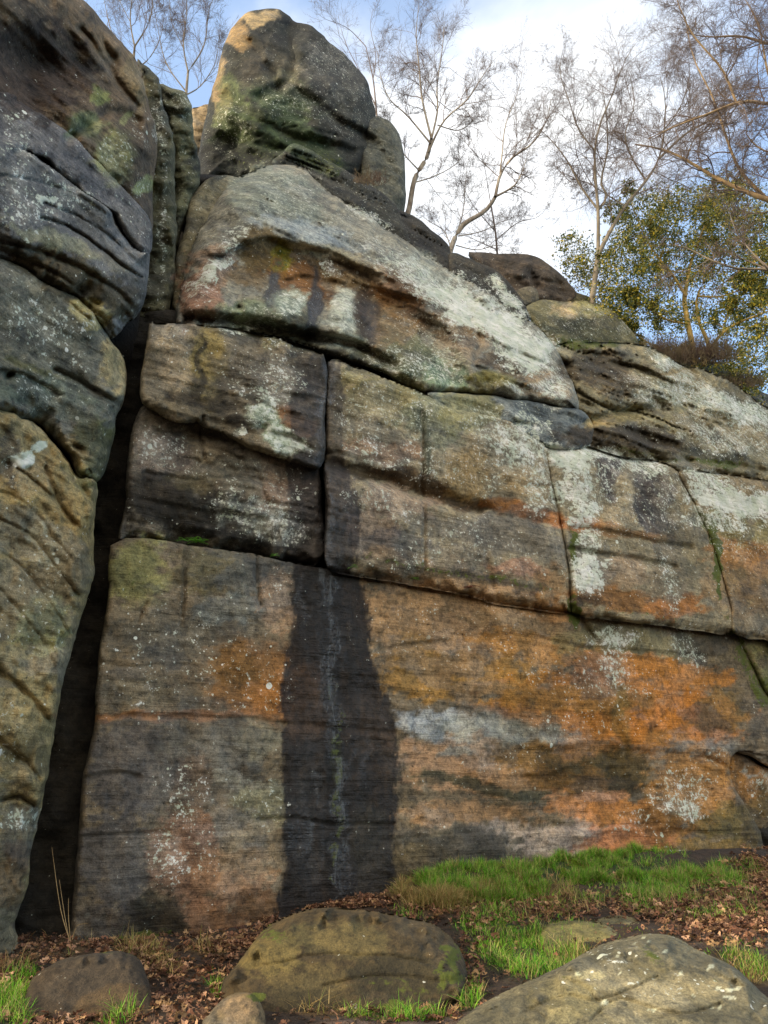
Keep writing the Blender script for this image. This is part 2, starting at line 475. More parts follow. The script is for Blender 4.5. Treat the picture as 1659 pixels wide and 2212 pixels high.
# ------------------------------------------------------------------ stains that grow and seep on the stone, plus painted shade and sunlight
# (cx, cy, rx, ry, turn in degrees, sRGB, strength)
STAINS_AND_SHADING = [
 # lower wall, left half
 (300, 1235, 62, 78, 0, (118, 114, 74), .85), (450, 1240, 90, 60, 5, (100, 92, 62), .6), (392, 1250, 14, 70, 5, (66, 60, 50), .7),
 (560, 1250, 90, 50, 5, (82, 84, 84), .7), (420, 1370, 200, 60, 0, (84, 80, 72), .6), (500, 1320, 80, 30, 0, (98, 104, 104), .5),
 (600, 1300, 45, 60, 0, (132, 108, 88), .8), (330, 1320, 60, 30, 0, (110, 98, 82), .5),
 (560, 1460, 100, 70, -6, (134, 90, 46), .75, .6), (585, 1510, 60, 44, 0, (156, 98, 46), .7, .5), (500, 1500, 60, 30, 0, (120, 84, 48), .6, .5), (505, 1440, 50, 45, 0, (104, 74, 36), .7),
 (400, 1546, 230, 11, 0, (140, 96, 62), .75), (300, 1500, 100, 30, 0, (96, 88, 72), .5),
 (290, 1660, 120, 110, 0, (76, 72, 72), .7), (480, 1610, 130, 55, 0, (96, 92, 84), .7), (560, 1600, 50, 35, 0, (122, 116, 98), .5),
 (530, 1690, 90, 18, 8, (140, 134, 120), .7), (565, 1740, 60, 60, 0, (112, 108, 84), .7), (480, 1790, 80, 60, 0, (104, 98, 92), .7),
 (250, 1850, 90, 120, 0, (68, 66, 68), .7), (400, 1860, 75, 110, 0, (120, 86, 66), .75), (500, 1890, 90, 60, 0, (138, 104, 78), .75),
 (540, 1840, 60, 60, 0, (118, 104, 84), .6), (430, 2000, 130, 50, 0, (108, 72, 46), .7), (340, 1990, 60, 70, 0, (48, 46, 36), .85),
 (560, 1960, 70, 40, 0, (92, 66, 44), .7), (230, 2010, 70, 60, 0, (62, 56, 54), .6), (410, 1700, 40, 80, 0, (116, 84, 58), .5),
 # lower wall, right half
 (1010, 1330, 250, 110, 9, (146, 116, 86), .85), (880, 1340, 60, 130, 0, (140, 112, 82), .7), (1120, 1350, 150, 22, 8, (96, 82, 60), .5),
 (1000, 1460, 190, 55, 4, (152, 112, 54), .8), (900, 1430, 60, 60, 0, (136, 106, 62), .6), (1180, 1400, 160, 30, 8, (158, 112, 56), .7),
 (1380, 1395, 190, 36, 5, (108, 100, 72), .8), (1560, 1440, 80, 70, 10, (92, 80, 62), .85), (1420, 1450, 160, 30, 6, (176, 112, 48), .8),
 (1330, 1540, 220, 80, 6, (176, 108, 42), .9, .4), (1470, 1560, 130, 60, 0, (170, 102, 40), .8), (1250, 1510, 160, 30, 3, (112, 90, 50), .6),
 (1340, 1550, 14, 90, -8, (96, 84, 44), .6), (1412, 1578, 16, 24, 0, (84, 56, 30), .8), (1560, 1540, 60, 45, 0, (104, 84, 48), .75),
 (955, 1570, 105, 34, 8, (146, 148, 152), .9), (1090, 1582, 150, 30, 6, (122, 122, 116), .85), (1160, 1560, 60, 30, 0, (92, 88, 76), .6),
 (970, 1655, 120, 62, 0, (152, 120, 94), .85), (985, 1622, 40, 14, 0, (110, 112, 110), .8), (1090, 1690, 110, 40, 0, (146, 112, 80), .7),
 (1150, 1640, 100, 34, 4, (106, 78, 36), .85), (1310, 1680, 130, 58, 0, (74, 60, 30), .92), (1230, 1700, 90, 40, 0, (116, 80, 38), .6),
 (1030, 1700, 150, 13, 12, (74, 70, 54), .9), (1150, 1722, 60, 12, 5, (72, 68, 52), .9), (925, 1690, 40, 14, 8, (70, 66, 52), .7), (1095, 1748, 24, 8, 0, (66, 58, 42), .85),
 (1010, 1760, 150, 26, 0, (150, 116, 84), .75), (1380, 1765, 130, 44, 4, (166, 106, 52), .85), (1260, 1740, 90, 26, 0, (172, 112, 66), .7),
 (1180, 1812, 190, 32, 0, (148, 132, 122), .85), (1360, 1820, 100, 40, 0, (182, 112, 68), .7), (1000, 1830, 150, 40, 5, (70, 66, 56), .8), (900, 1870, 70, 60, 0, (84, 72, 50), .8),
 (1450, 1600, 60, 26, 0, (160, 112, 58), .6), (1505, 1622, 90, 32, -3, (112, 106, 98), .85), (1500, 1700, 90, 90, 0, (166, 116, 60), .75), (1440, 1765, 60, 40, 0, (86, 66, 36), .7),
 (1570, 1780, 60, 40, 0, (96, 84, 46), .8), (1550, 1835, 90, 26, 10, (120, 96, 50), .7), (1520, 1862, 120, 20, 6, (196, 108, 44), .85), (1590, 1860, 50, 24, 0, (190, 104, 40), .8),
 (1640, 1690, 50, 40, 0, (160, 112, 60), .8), (1640, 1780, 40, 60, 0, (84, 72, 44), .8), (1640, 1640, 40, 18, 0, (130, 122, 112), .7), (1610, 1668, 3, 12, 20, (206, 196, 180), .9, .2), (1618, 1680, 12, 3, 5, (206, 196, 180), .9, .2), (1642, 1682, 3, 11, 35, (206, 196, 180), .9, .2), (1642, 1682, 3, 11, -35, (206, 196, 180), .9, .2),
 (1180, 1320, 60, 20, 10, (168, 120, 72), .5), (1250, 1620, 60, 22, 0, (160, 112, 70), .5),
 # tier one, left
 (378, 765, 42, 82, 3, (138, 122, 100), .9), (446, 790, 40, 90, 0, (122, 106, 64), .8), (432, 800, 9, 80, 2, (62, 54, 42), .8), (416, 840, 8, 50, 0, (70, 60, 44), .6),
 (640, 735, 100, 24, 10, (120, 112, 66), .7), (520, 800, 60, 60, 0, (78, 72, 64), .6), (590, 820, 60, 50, 10, (104, 96, 86), .5),
 (640, 910, 50, 30, 20, (138, 100, 74), .7), (570, 900, 46, 30, 20, (150, 162, 140), .8), (620, 950, 60, 22, 20, (160, 172, 138), .8), (520, 915, 40, 14, 20, (50, 44, 38), .7), (420, 870, 80, 18, 5, (56, 48, 38), .7),
 (660, 850, 40, 90, 0, (70, 66, 68), .5),
 # middle tier, left, with undercut shade painted along its foot
 (350, 980, 66, 60, 10, (108, 96, 88), .8), (440, 960, 60, 30, 20, (120, 108, 90), .7), (400, 1100, 140, 55, 5, (42, 38, 32), .85), (330, 1060, 60, 40, 0, (56, 50, 44), .7), (420, 1040, 60, 24, 0, (78, 70, 48), .6),
 (560, 1125, 90, 46, 14, (118, 118, 112), .7), (610, 1030, 70, 44, 12, (120, 98, 80), .7), (520, 1030, 60, 40, 12, (100, 96, 86), .6), (600, 1075, 40, 40, 0, (124, 100, 84), .6), (520, 1165, 150, 12, 8, (48, 44, 36), .8),
 # tier one and middle tier, right
 (830, 850, 110, 60, 14, (118, 110, 76), .8), (800, 900, 80, 70, 0, (122, 112, 92), .5), (940, 900, 70, 60, 0, (104, 110, 92), .6), (1010, 880, 60, 60, 0, (122, 116, 78), .7), (912, 960, 12, 90, 0, (76, 80, 68), .8),
 (820, 975, 90, 20, 14, (140, 106, 84), .6), (800, 1025, 90, 14, 12, (62, 50, 34), .85), (900, 1040, 90, 22, 14, (70, 52, 32), .85), (985, 1078, 60, 22, 14, (72, 54, 34), .85), (1000, 1020, 50, 50, 0, (140, 116, 76), .6),
 (1140, 1108, 100, 17, 9, (146, 90, 42), .9), (1080, 1090, 40, 14, 9, (120, 80, 44), .7), (1130, 1050, 70, 30, 9, (140, 116, 78), .6),
 (850, 1085, 90, 34, 10, (146, 126, 110), .8), (800, 1150, 60, 50, 0, (132, 112, 100), .6), (860, 1170, 70, 22, 6, (70, 66, 68), .7), (980, 1140, 120, 22, 8, (98, 92, 84), .7), (1110, 1160, 120, 44, 8, (104, 98, 90), .8),
 (1130, 1230, 70, 20, 5, (140, 104, 86), .7), (1000, 1200, 60, 34, 0, (114, 106, 96), .6), (850, 1205, 60, 20, 6, (132, 106, 76), .6), (1190, 1260, 40, 40, 0, (128, 98, 64), .7), (1000, 1240, 220, 12, 10, (62, 56, 42), .7), (890, 1175, 20, 50, 0, (92, 88, 80), .6),
 # two right-hand blocks
 (1400, 1090, 22, 110, -14, (74, 69, 70), .9), (1440, 1120, 22, 120, -12, (84, 78, 76), .7), (1312, 1020, 26, 60, -8, (80, 72, 74), .8), (1355, 1060, 16, 80, -14, (136, 120, 92), .7),
 (1260, 1135, 60, 16, 5, (158, 100, 54), .8), (1360, 1158, 110, 12, 6, (104, 74, 40), .8), (1310, 1120, 40, 30, 0, (140, 120, 90), .5), (1340, 1240, 60, 40, 0, (134, 110, 88), .6), (1360, 1296, 170, 24, 4, (124, 84, 44), .85), (1270, 1300, 50, 14, 4, (66, 50, 32), .8), (1440, 1250, 50, 60, 0, (104, 92, 78), .6), (1450, 1310, 60, 20, 4, (150, 92, 44), .6),
 (1480, 1200, 60, 60, 0, (96, 88, 68), .5), (1610, 1200, 90, 36, 6, (150, 104, 56), .8), (1580, 1270, 60, 60, 0, (110, 88, 60), .7), (1600, 1140, 100, 30, 8, (120, 110, 68), .7), (1650, 1260, 40, 60, 0, (106, 84, 60), .7),
 # big upper boulder, undercut shade painted beneath its brow and along its foot
 (700, 610, 210, 62, 20, (90, 72, 52), .8), (870, 660, 90, 60, 30, (96, 78, 56), .7), (740, 760, 190, 30, 14, (52, 50, 42), .8), (560, 690, 130, 40, 5, (84, 82, 66), .7), (850, 760, 150, 50, 20, (84, 84, 66), .7), (1000, 700, 70, 60, 40, (112, 92, 70), .6),
 (600, 430, 110, 70, 30, (108, 114, 106), .7), (660, 500, 110, 30, 12, (128, 134, 138), .8), (740, 520, 60, 20, 20, (120, 128, 134), .6), (430, 640, 46, 60, 0, (132, 96, 78), .8), (460, 570, 50, 44, 40, (140, 112, 92), .7),
 (560, 550, 56, 54, 0, (84, 68, 36), .9), (602, 562, 26, 44, 5, (116, 104, 22), .9), (640, 610, 80, 32, 15, (112, 72, 32), .85), (540, 600, 60, 20, 20, (100, 78, 46), .6), (760, 590, 90, 36, 25, (96, 74, 42), .8), (700, 545, 90, 16, 18, (146, 140, 120), .7),
 (590, 630, 18, 46, 0, (42, 46, 46), .9), (676, 655, 16, 62, 3, (42, 43, 44), .9), (735, 672, 36, 48, 0, (160, 162, 150), .92), (740, 735, 60, 22, 0, (136, 136, 122), .8), (795, 690, 30, 60, 0, (62, 50, 42), .85), (620, 655, 30, 30, 0, (120, 130, 118), .8),
 (540, 680, 80, 26, 10, (108, 118, 96), .7), (450, 680, 60, 20, 0, (56, 48, 38), .7), (640, 700, 60, 20, 10, (50, 52, 44), .6), (870, 640, 60, 50, 30, (126, 88, 50), .8), (850, 720, 50, 70, 10, (132, 110, 80), .6), (800, 600, 40, 26, 0, (150, 130, 104), .5),
 (900, 780, 80, 50, 10, (92, 96, 72), .7), (970, 800, 50, 44, 0, (112, 130, 108), .85), (1000, 740, 60, 60, 20, (132, 112, 90), .6), (1080, 822, 70, 18, 4, (104, 96, 42), .8), (1100, 795, 70, 16, 25, (76, 62, 46), .8), (1180, 830, 60, 34, 20, (150, 126, 98), .7), (930, 590, 60, 34, 40, (140, 142, 134), .6), (1195, 832, 14, 16, 0, (66, 50, 38), .8),
 # pinnacle, with sunlit warm top and undercut shade at its foot painted in
 (512, 75, 30, 44, 0, (150, 122, 84), .7), (470, 190, 22, 60, 0, (140, 116, 82), .6), (560, 34, 50, 14, 0, (160, 138, 104), .7), (610, 230, 80, 70, 20, (66, 78, 54), .8), (560, 290, 90, 50, 0, (54, 64, 46), .8), (640, 290, 90, 40, 25, (66, 80, 54), .7), (500, 250, 40, 70, 0, (88, 98, 62), .6), (690, 340, 70, 30, 15, (56, 66, 46), .7),
 (730, 150, 70, 80, 0, (74, 73, 72), .7), (760, 260, 60, 80, 0, (60, 62, 60), .6), (480, 350, 60, 40, 0, (40, 42, 38), .8), (590, 150, 60, 40, 0, (88, 82, 70), .6), (560, 130, 30, 60, 20, (64, 60, 54), .6),
 # right-hand mass
 (1290, 790, 90, 40, 5, (78, 68, 54), .9), (1330, 830, 60, 24, 0, (98, 82, 56), .8), (1300, 905, 44, 16, -8, (164, 142, 98), .9), (1350, 900, 60, 16, 0, (116, 104, 66), .7), (1350, 950, 150, 30, 6, (66, 56, 44), .85), (1480, 880, 110, 60, 15, (124, 118, 92), .7), (1560, 930, 120, 34, 16, (128, 112, 84), .6), (1480, 820, 60, 20, 20, (140, 120, 84), .6), (1560, 990, 90, 12, 8, (56, 56, 44), .8), (1620, 860, 60, 30, 25, (76, 72, 60), .6),
 (1230, 672, 30, 22, 0, (156, 134, 100), .85), (1270, 668, 40, 16, 0, (142, 134, 84), .6), (1270, 715, 90, 22, 4, (66, 66, 48), .8),
 # left-hand masses
 (60, 150, 130, 110, 0, (60, 48, 44), .8), (245, 330, 34, 56, 0, (126, 128, 84), .8, .4), (180, 275, 34, 26, 0, (98, 110, 78), .7, .5), (200, 262, 12, 22, 0, (132, 130, 96), .8), (216, 205, 22, 20, 0, (118, 124, 72), .7), (296, 398, 18, 20, 0, (148, 156, 100), .9), (272, 255, 12, 16, 0, (136, 140, 92), .8), (200, 60, 100, 34, 45, (108, 90, 70), .7), (280, 290, 30, 90, -10, (72, 66, 60), .5), (290, 180, 20, 60, -15, (124, 108, 78), .5),
 (150, 600, 160, 50, 32, (74, 66, 48), .85), (250, 650, 60, 40, 0, (66, 62, 50), .7), (120, 520, 100, 14, 22, (122, 120, 100), .7), (230, 560, 50, 14, 30, (110, 104, 90), .5),
 (200, 980, 50, 80, 0, (84, 84, 50), .85), (120, 860, 100, 44, 10, (86, 94, 84), .7), (245, 790, 26, 60, -10, (150, 134, 98), .8), (190, 680, 40, 26, 30, (150, 138, 94), .7), (60, 790, 80, 10, 20, (86, 84, 50), .7), (60, 840, 70, 40, 0, (76, 84, 76), .6),
 (50, 985, 22, 17, 0, (192, 198, 182), .98, .12), (78, 959, 13, 11, 0, (192, 198, 182), .98, .12), (150, 970, 40, 40, 40, (150, 126, 80), .6), (60, 1020, 60, 40, 0, (132, 116, 92), .5), (20, 980, 24, 60, 0, (70, 68, 66), .7), (110, 1180, 60, 50, 40, (156, 150, 120), .6), (90, 1350, 60, 70, 20, (130, 134, 92), .6), (60, 1250, 60, 60, 30, (148, 130, 96), .5), (150, 1150, 50, 80, 0, (126, 104, 66), .5), (40, 1800, 50, 70, 0, (98, 92, 82), .7), (60, 1640, 50, 60, 0, (86, 78, 58), .6), (30, 1900, 40, 90, 0, (92, 74, 60), .7),
 # middle foreground boulder (sun and shadow painted in) and the pale one at the lower right
 (600, 2060, 70, 40, -20, (98, 86, 50), .7), (740, 2030, 120, 40, 0, (84, 76, 48), .6), (680, 2120, 90, 40, -10, (96, 84, 52), .5), (880, 2110, 120, 60, 0, (52, 48, 34), .8), (700, 2170, 120, 30, 0, (56, 50, 32), .6), (520, 2185, 50, 26, 0, (124, 104, 84), .5),
 (1450, 2150, 120, 60, 0, (124, 114, 88), .5), (1250, 2160, 90, 40, 0, (108, 100, 70), .5), (1400, 2100, 60, 20, 0, (84, 78, 58), .6), (1220, 2190, 40, 16, -10, (134, 124, 92), .7), (1330, 2150, 50, 14, 0, (72, 66, 50), .7), (1500, 2190, 70, 14, 10, (70, 64, 48), .6), (1280, 2110, 40, 14, 0, (132, 124, 92), .5),
 (1587, 2134, 11, 5, 0, (226, 226, 200), .97, .1), (1555, 2131, 8, 4, 0, (220, 220, 196), .97, .1), (1585, 2157, 8, 5, 0, (220, 220, 196), .97, .1), (1310, 2167, 9, 6, 0, (214, 214, 186), .97, .1), (1537, 2091, 7, 3, 0, (220, 220, 196), .97, .1), (1400, 2042, 7, 3, 0, (214, 214, 186), .97, .1), (1392, 2030, 5, 2.5, 0, (214, 214, 186), .97, .1), (1547, 2180, 5, 4, 0, (214, 214, 186), .97, .1), (1565, 2184, 5, 4, 0, (214, 214, 186), .97, .1), (1480, 2100, 4, 2.5, 0, (210, 210, 184), .97, .1), (1410, 2175, 5, 4, 0, (214, 214, 186), .97, .1), (1245, 2108, 7, 3, 0, (204, 206, 178), .9, .1), (1330, 2060, 5, 2.5, 0, (210, 210, 184), .97, .1), (1350, 2100, 4, 3, 0, (210, 210, 184), .97, .1), (1450, 2062, 5, 2.5, 0, (210, 210, 184), .97, .1), (1500, 2150, 4, 3, 0, (210, 210, 184), .97, .1),
]
LICHEN = [
 (400, 1745, 34, 60, 0, .5), (365, 1850, 46, 70, 0, .52), (440, 1840, 40, 60, 0, .4), (400, 1700, 60, 60, 0, .4), (600, 1280, 30, 50, 0, .3), (560, 1480, 80, 60, 0, .3), (420, 1420, 200, 120, 0, .25), (300, 1525, 14, 6, 0, .95), (560, 1730, 60, 60, 0, .35),
 (1325, 1385, 44, 34, 0, .7), (1330, 1440, 40, 50, 0, .6), (1490, 1400, 26, 60, -20, .5), (1300, 1480, 120, 40, 0, .35), (1210, 1460, 110, 30, 0, .3), (1468, 1710, 60, 60, 30, .52), (1470, 1750, 50, 22, 0, .7), (1470, 1850, 34, 26, 0, .7), (1530, 1630, 40, 20, 0, .4), (1000, 1370, 200, 90, 0, .22), (1270, 1560, 120, 40, 0, .3), (1380, 1780, 80, 40, 0, .35), (1100, 1650, 160, 60, 0, .2), (1510, 1860, 60, 16, 0, .4),
 (570, 890, 46, 34, 20, .62), (620, 950, 60, 24, 20, .78), (520, 930, 14, 10, 0, .8), (500, 708, 90, 10, 3, .6), (600, 745, 60, 14, 10, .4), (520, 800, 60, 40, 0, .3), (600, 830, 60, 60, 0, .45), (380, 760, 40, 70, 0, .25), (560, 860, 60, 20, 20, .5),
 (350, 970, 60, 50, 0, .45), (570, 1120, 100, 50, 14, .55), (620, 1160, 60, 20, 8, .6), (500, 1080, 40, 50, 0, .4), (620, 1060, 60, 60, 0, .35), (520, 1000, 60, 20, 15, .3), (420, 1000, 40, 30, 0, .3),
 (800, 880, 80, 80, 0, .38), (790, 960, 50, 30, 10, .5), (830, 1000, 60, 12, 10, .5), (930, 1000, 90, 40, 10, .4), (1130, 960, 70, 70, 30, .72), (1060, 930, 70, 50, 20, .5), (1160, 1050, 40, 60, 0, .6), (900, 890, 70, 50, 0, .35), (1080, 1010, 90, 60, 0, .4), (800, 1080, 90, 30, 10, .45), (860, 1110, 60, 24, 10, .4), (1000, 1170, 90, 60, 0, .35), (900, 1200, 60, 30, 0, .4), (1100, 1200, 90, 60, 0, .25),
 (1225, 995, 60, 36, 20, 1.0), (1290, 980, 60, 18, 5, .85), (1235, 1060, 44, 50, 0, .8), (1255, 1110, 34, 40, 0, .85), (1265, 1170, 26, 40, 0, .7), (1268, 1232, 44, 48, 15, .98), (1300, 1040, 60, 60, 0, .5), (1380, 1005, 80, 26, 5, .75), (1350, 1100, 60, 100, 0, .35), (1440, 1250, 20, 60, -10, .5), (1450, 1290, 16, 40, 0, .5), (1440, 1080, 60, 70, 0, .4), (1400, 1200, 100, 60, 0, .25),
 (1600, 1082, 130, 34, 4, 1.12), (1530, 1040, 60, 22, 10, .8), (1560, 1130, 80, 20, 6, .7), (1580, 1180, 80, 40, 0, .35), (1520, 1100, 40, 60, -20, .45),
 (620, 420, 90, 70, 30, .36), (560, 400, 60, 40, 0, .25), (500, 520, 60, 20, -40, .55), (460, 580, 50, 22, -40, .85), (430, 620, 36, 30, -30, .5), (700, 470, 90, 40, 30, .3), (735, 672, 34, 44, 0, .6), (740, 735, 50, 20, 0, .5), (560, 690, 60, 22, 10, .5), (625, 655, 26, 26, 0, .6), (720, 580, 30, 14, 20, .6), (650, 520, 60, 10, 10, .5), (830, 560, 100, 40, 35, .42), (930, 620, 110, 36, 38, .7), (1060, 690, 150, 52, 34, 1.05), (1140, 760, 70, 50, 40, 1.0), (1010, 640, 80, 24, 35, .75), (1200, 840, 40, 40, 30, .7), (1120, 840, 60, 14, 5, .6), (870, 790, 90, 40, 10, .5), (960, 790, 60, 50, 0, .5), (860, 560, 50, 30, 30, .55), (800, 470, 60, 14, 30, .6), (960, 720, 60, 50, 30, .4), (1100, 640, 60, 16, 40, .9), (900, 700, 80, 60, 0, .3),
 (500, 280, 40, 60, 0, .35), (630, 220, 70, 50, 20, .3), (700, 230, 60, 50, 0, .25), (760, 230, 60, 80, 0, .25), (720, 130, 60, 60, 0, .3),
 (1420, 860, 80, 20, 5, .6), (1500, 850, 110, 44, 20, .6), (1590, 880, 100, 34, 22, .75), (1560, 950, 110, 40, 15, .55), (1440, 780, 50, 14, 20, .7), (1390, 820, 60, 24, 5, .45), (1380, 930, 60, 20, 0, .3), (1250, 690, 90, 40, 0, .3), (1360, 700, 30, 30, 0, .4),
 (60, 430, 100, 90, 0, .42), (160, 420, 60, 30, 30, .5), (40, 400, 60, 60, 0, .4), (20, 290, 60, 50, 30, .4), (110, 430, 26, 14, 20, .9), (90, 700, 90, 60, 20, .45), (190, 700, 30, 30, 0, .4), (140, 780, 70, 40, 0, .25), (60, 890, 30, 14, 0, .3), (100, 830, 60, 50, 0, .35), (350, 300, 14, 110, -6, .5), (350, 500, 12, 100, 0, .55), (300, 270, 20, 60, -10, .3), (290, 400, 20, 30, 0, .4), (385, 240, 24, 40, 0, .45), (250, 330, 30, 50, 0, .4),
 (40, 1000, 50, 60, 0, .3), (80, 1300, 70, 120, 0, .3), (35, 1770, 40, 30, 0, .55), (20, 1600, 40, 90, 0, .3), (120, 1200, 50, 60, 0, .3),
 (1450, 2130, 160, 60, 0, .22), (1330, 2060, 70, 30, 0, .3), (50, 985, 20, 15, 0, 1.3), (78, 959, 12, 10, 0, 1.3), (1650, 1690, 40, 30, 0, .5),
]
WET = [
 (708, 1270, 18, 60, 0, 1), (712, 1400, 17, 120, 0, 1), (720, 1540, 18, 110, 0, 1), (732, 1740, 18, 120, 3, 1), (744, 1880, 18, 90, 2, 1), (650, 1300, 9, 60, 0, .8), (660, 1800, 14, 70, 0, .8), (790, 1620, 8, 80, 0, .75), (690, 1700, 8, 60, 0, .8), (760, 1640, 7, 70, 0, .7), (700, 1850, 7, 60, 0, .7),
 (706, 1100, 16, 100, 0, 1), (706, 900, 14, 130, 2, 1), (690, 1100, 30, 100, 0, .5), (735, 1120, 26, 90, 0, .5), (590, 625, 18, 46, 0, .9), (676, 655, 14, 60, 3, .9), (800, 680, 14, 50, 0, .7), (640, 1800, 30, 60, 0, .7), (780, 850, 6, 60, 0, .3), (240, 1850, 90, 140, 0, .15),
]
MOSS = [
 (340, 2040, 110, 30, 0, .6), (560, 2010, 70, 24, 0, .5), (600, 562, 22, 34, 0, .5), (1240, 1200, 12, 90, -6, .7), (1238, 1320, 14, 40, 0, .8), (1545, 1200, 12, 130, -14, .8), (1610, 1430, 18, 70, -25, .6), (1640, 1480, 20, 50, -25, .6), (1000, 1236, 240, 9, 11, .5), (1400, 1325, 160, 8, 4, .4), (1360, 980, 160, 9, 5, .5), (1560, 1005, 90, 8, 5, .6), (560, 340, 90, 40, 0, .35), (700, 350, 80, 26, 10, .45), (300, 1260, 40, 50, 0, .35), (610, 260, 60, 60, 0, .1),
 (880, 2130, 110, 30, 0, .38), (860, 2180, 120, 14, 0, .6), (970, 2090, 36, 60, 0, .6), (560, 2150, 30, 14, 0, .6), (1400, 2070, 60, 16, 20, .5), (1200, 2120, 80, 26, 0, .3), (1520, 2120, 60, 20, 0, .3), (900, 805, 50, 40, 0, .4), (1270, 740, 110, 10, 0, .6), (730, 1700, 10, 240, 0, .55), (725, 1500, 9, 60, 0, .4), (1620, 880, 80, 12, 22, .7), (1140, 2010, 80, 12, 0, .5), (300, 2160, 60, 20, 0, .3),
]
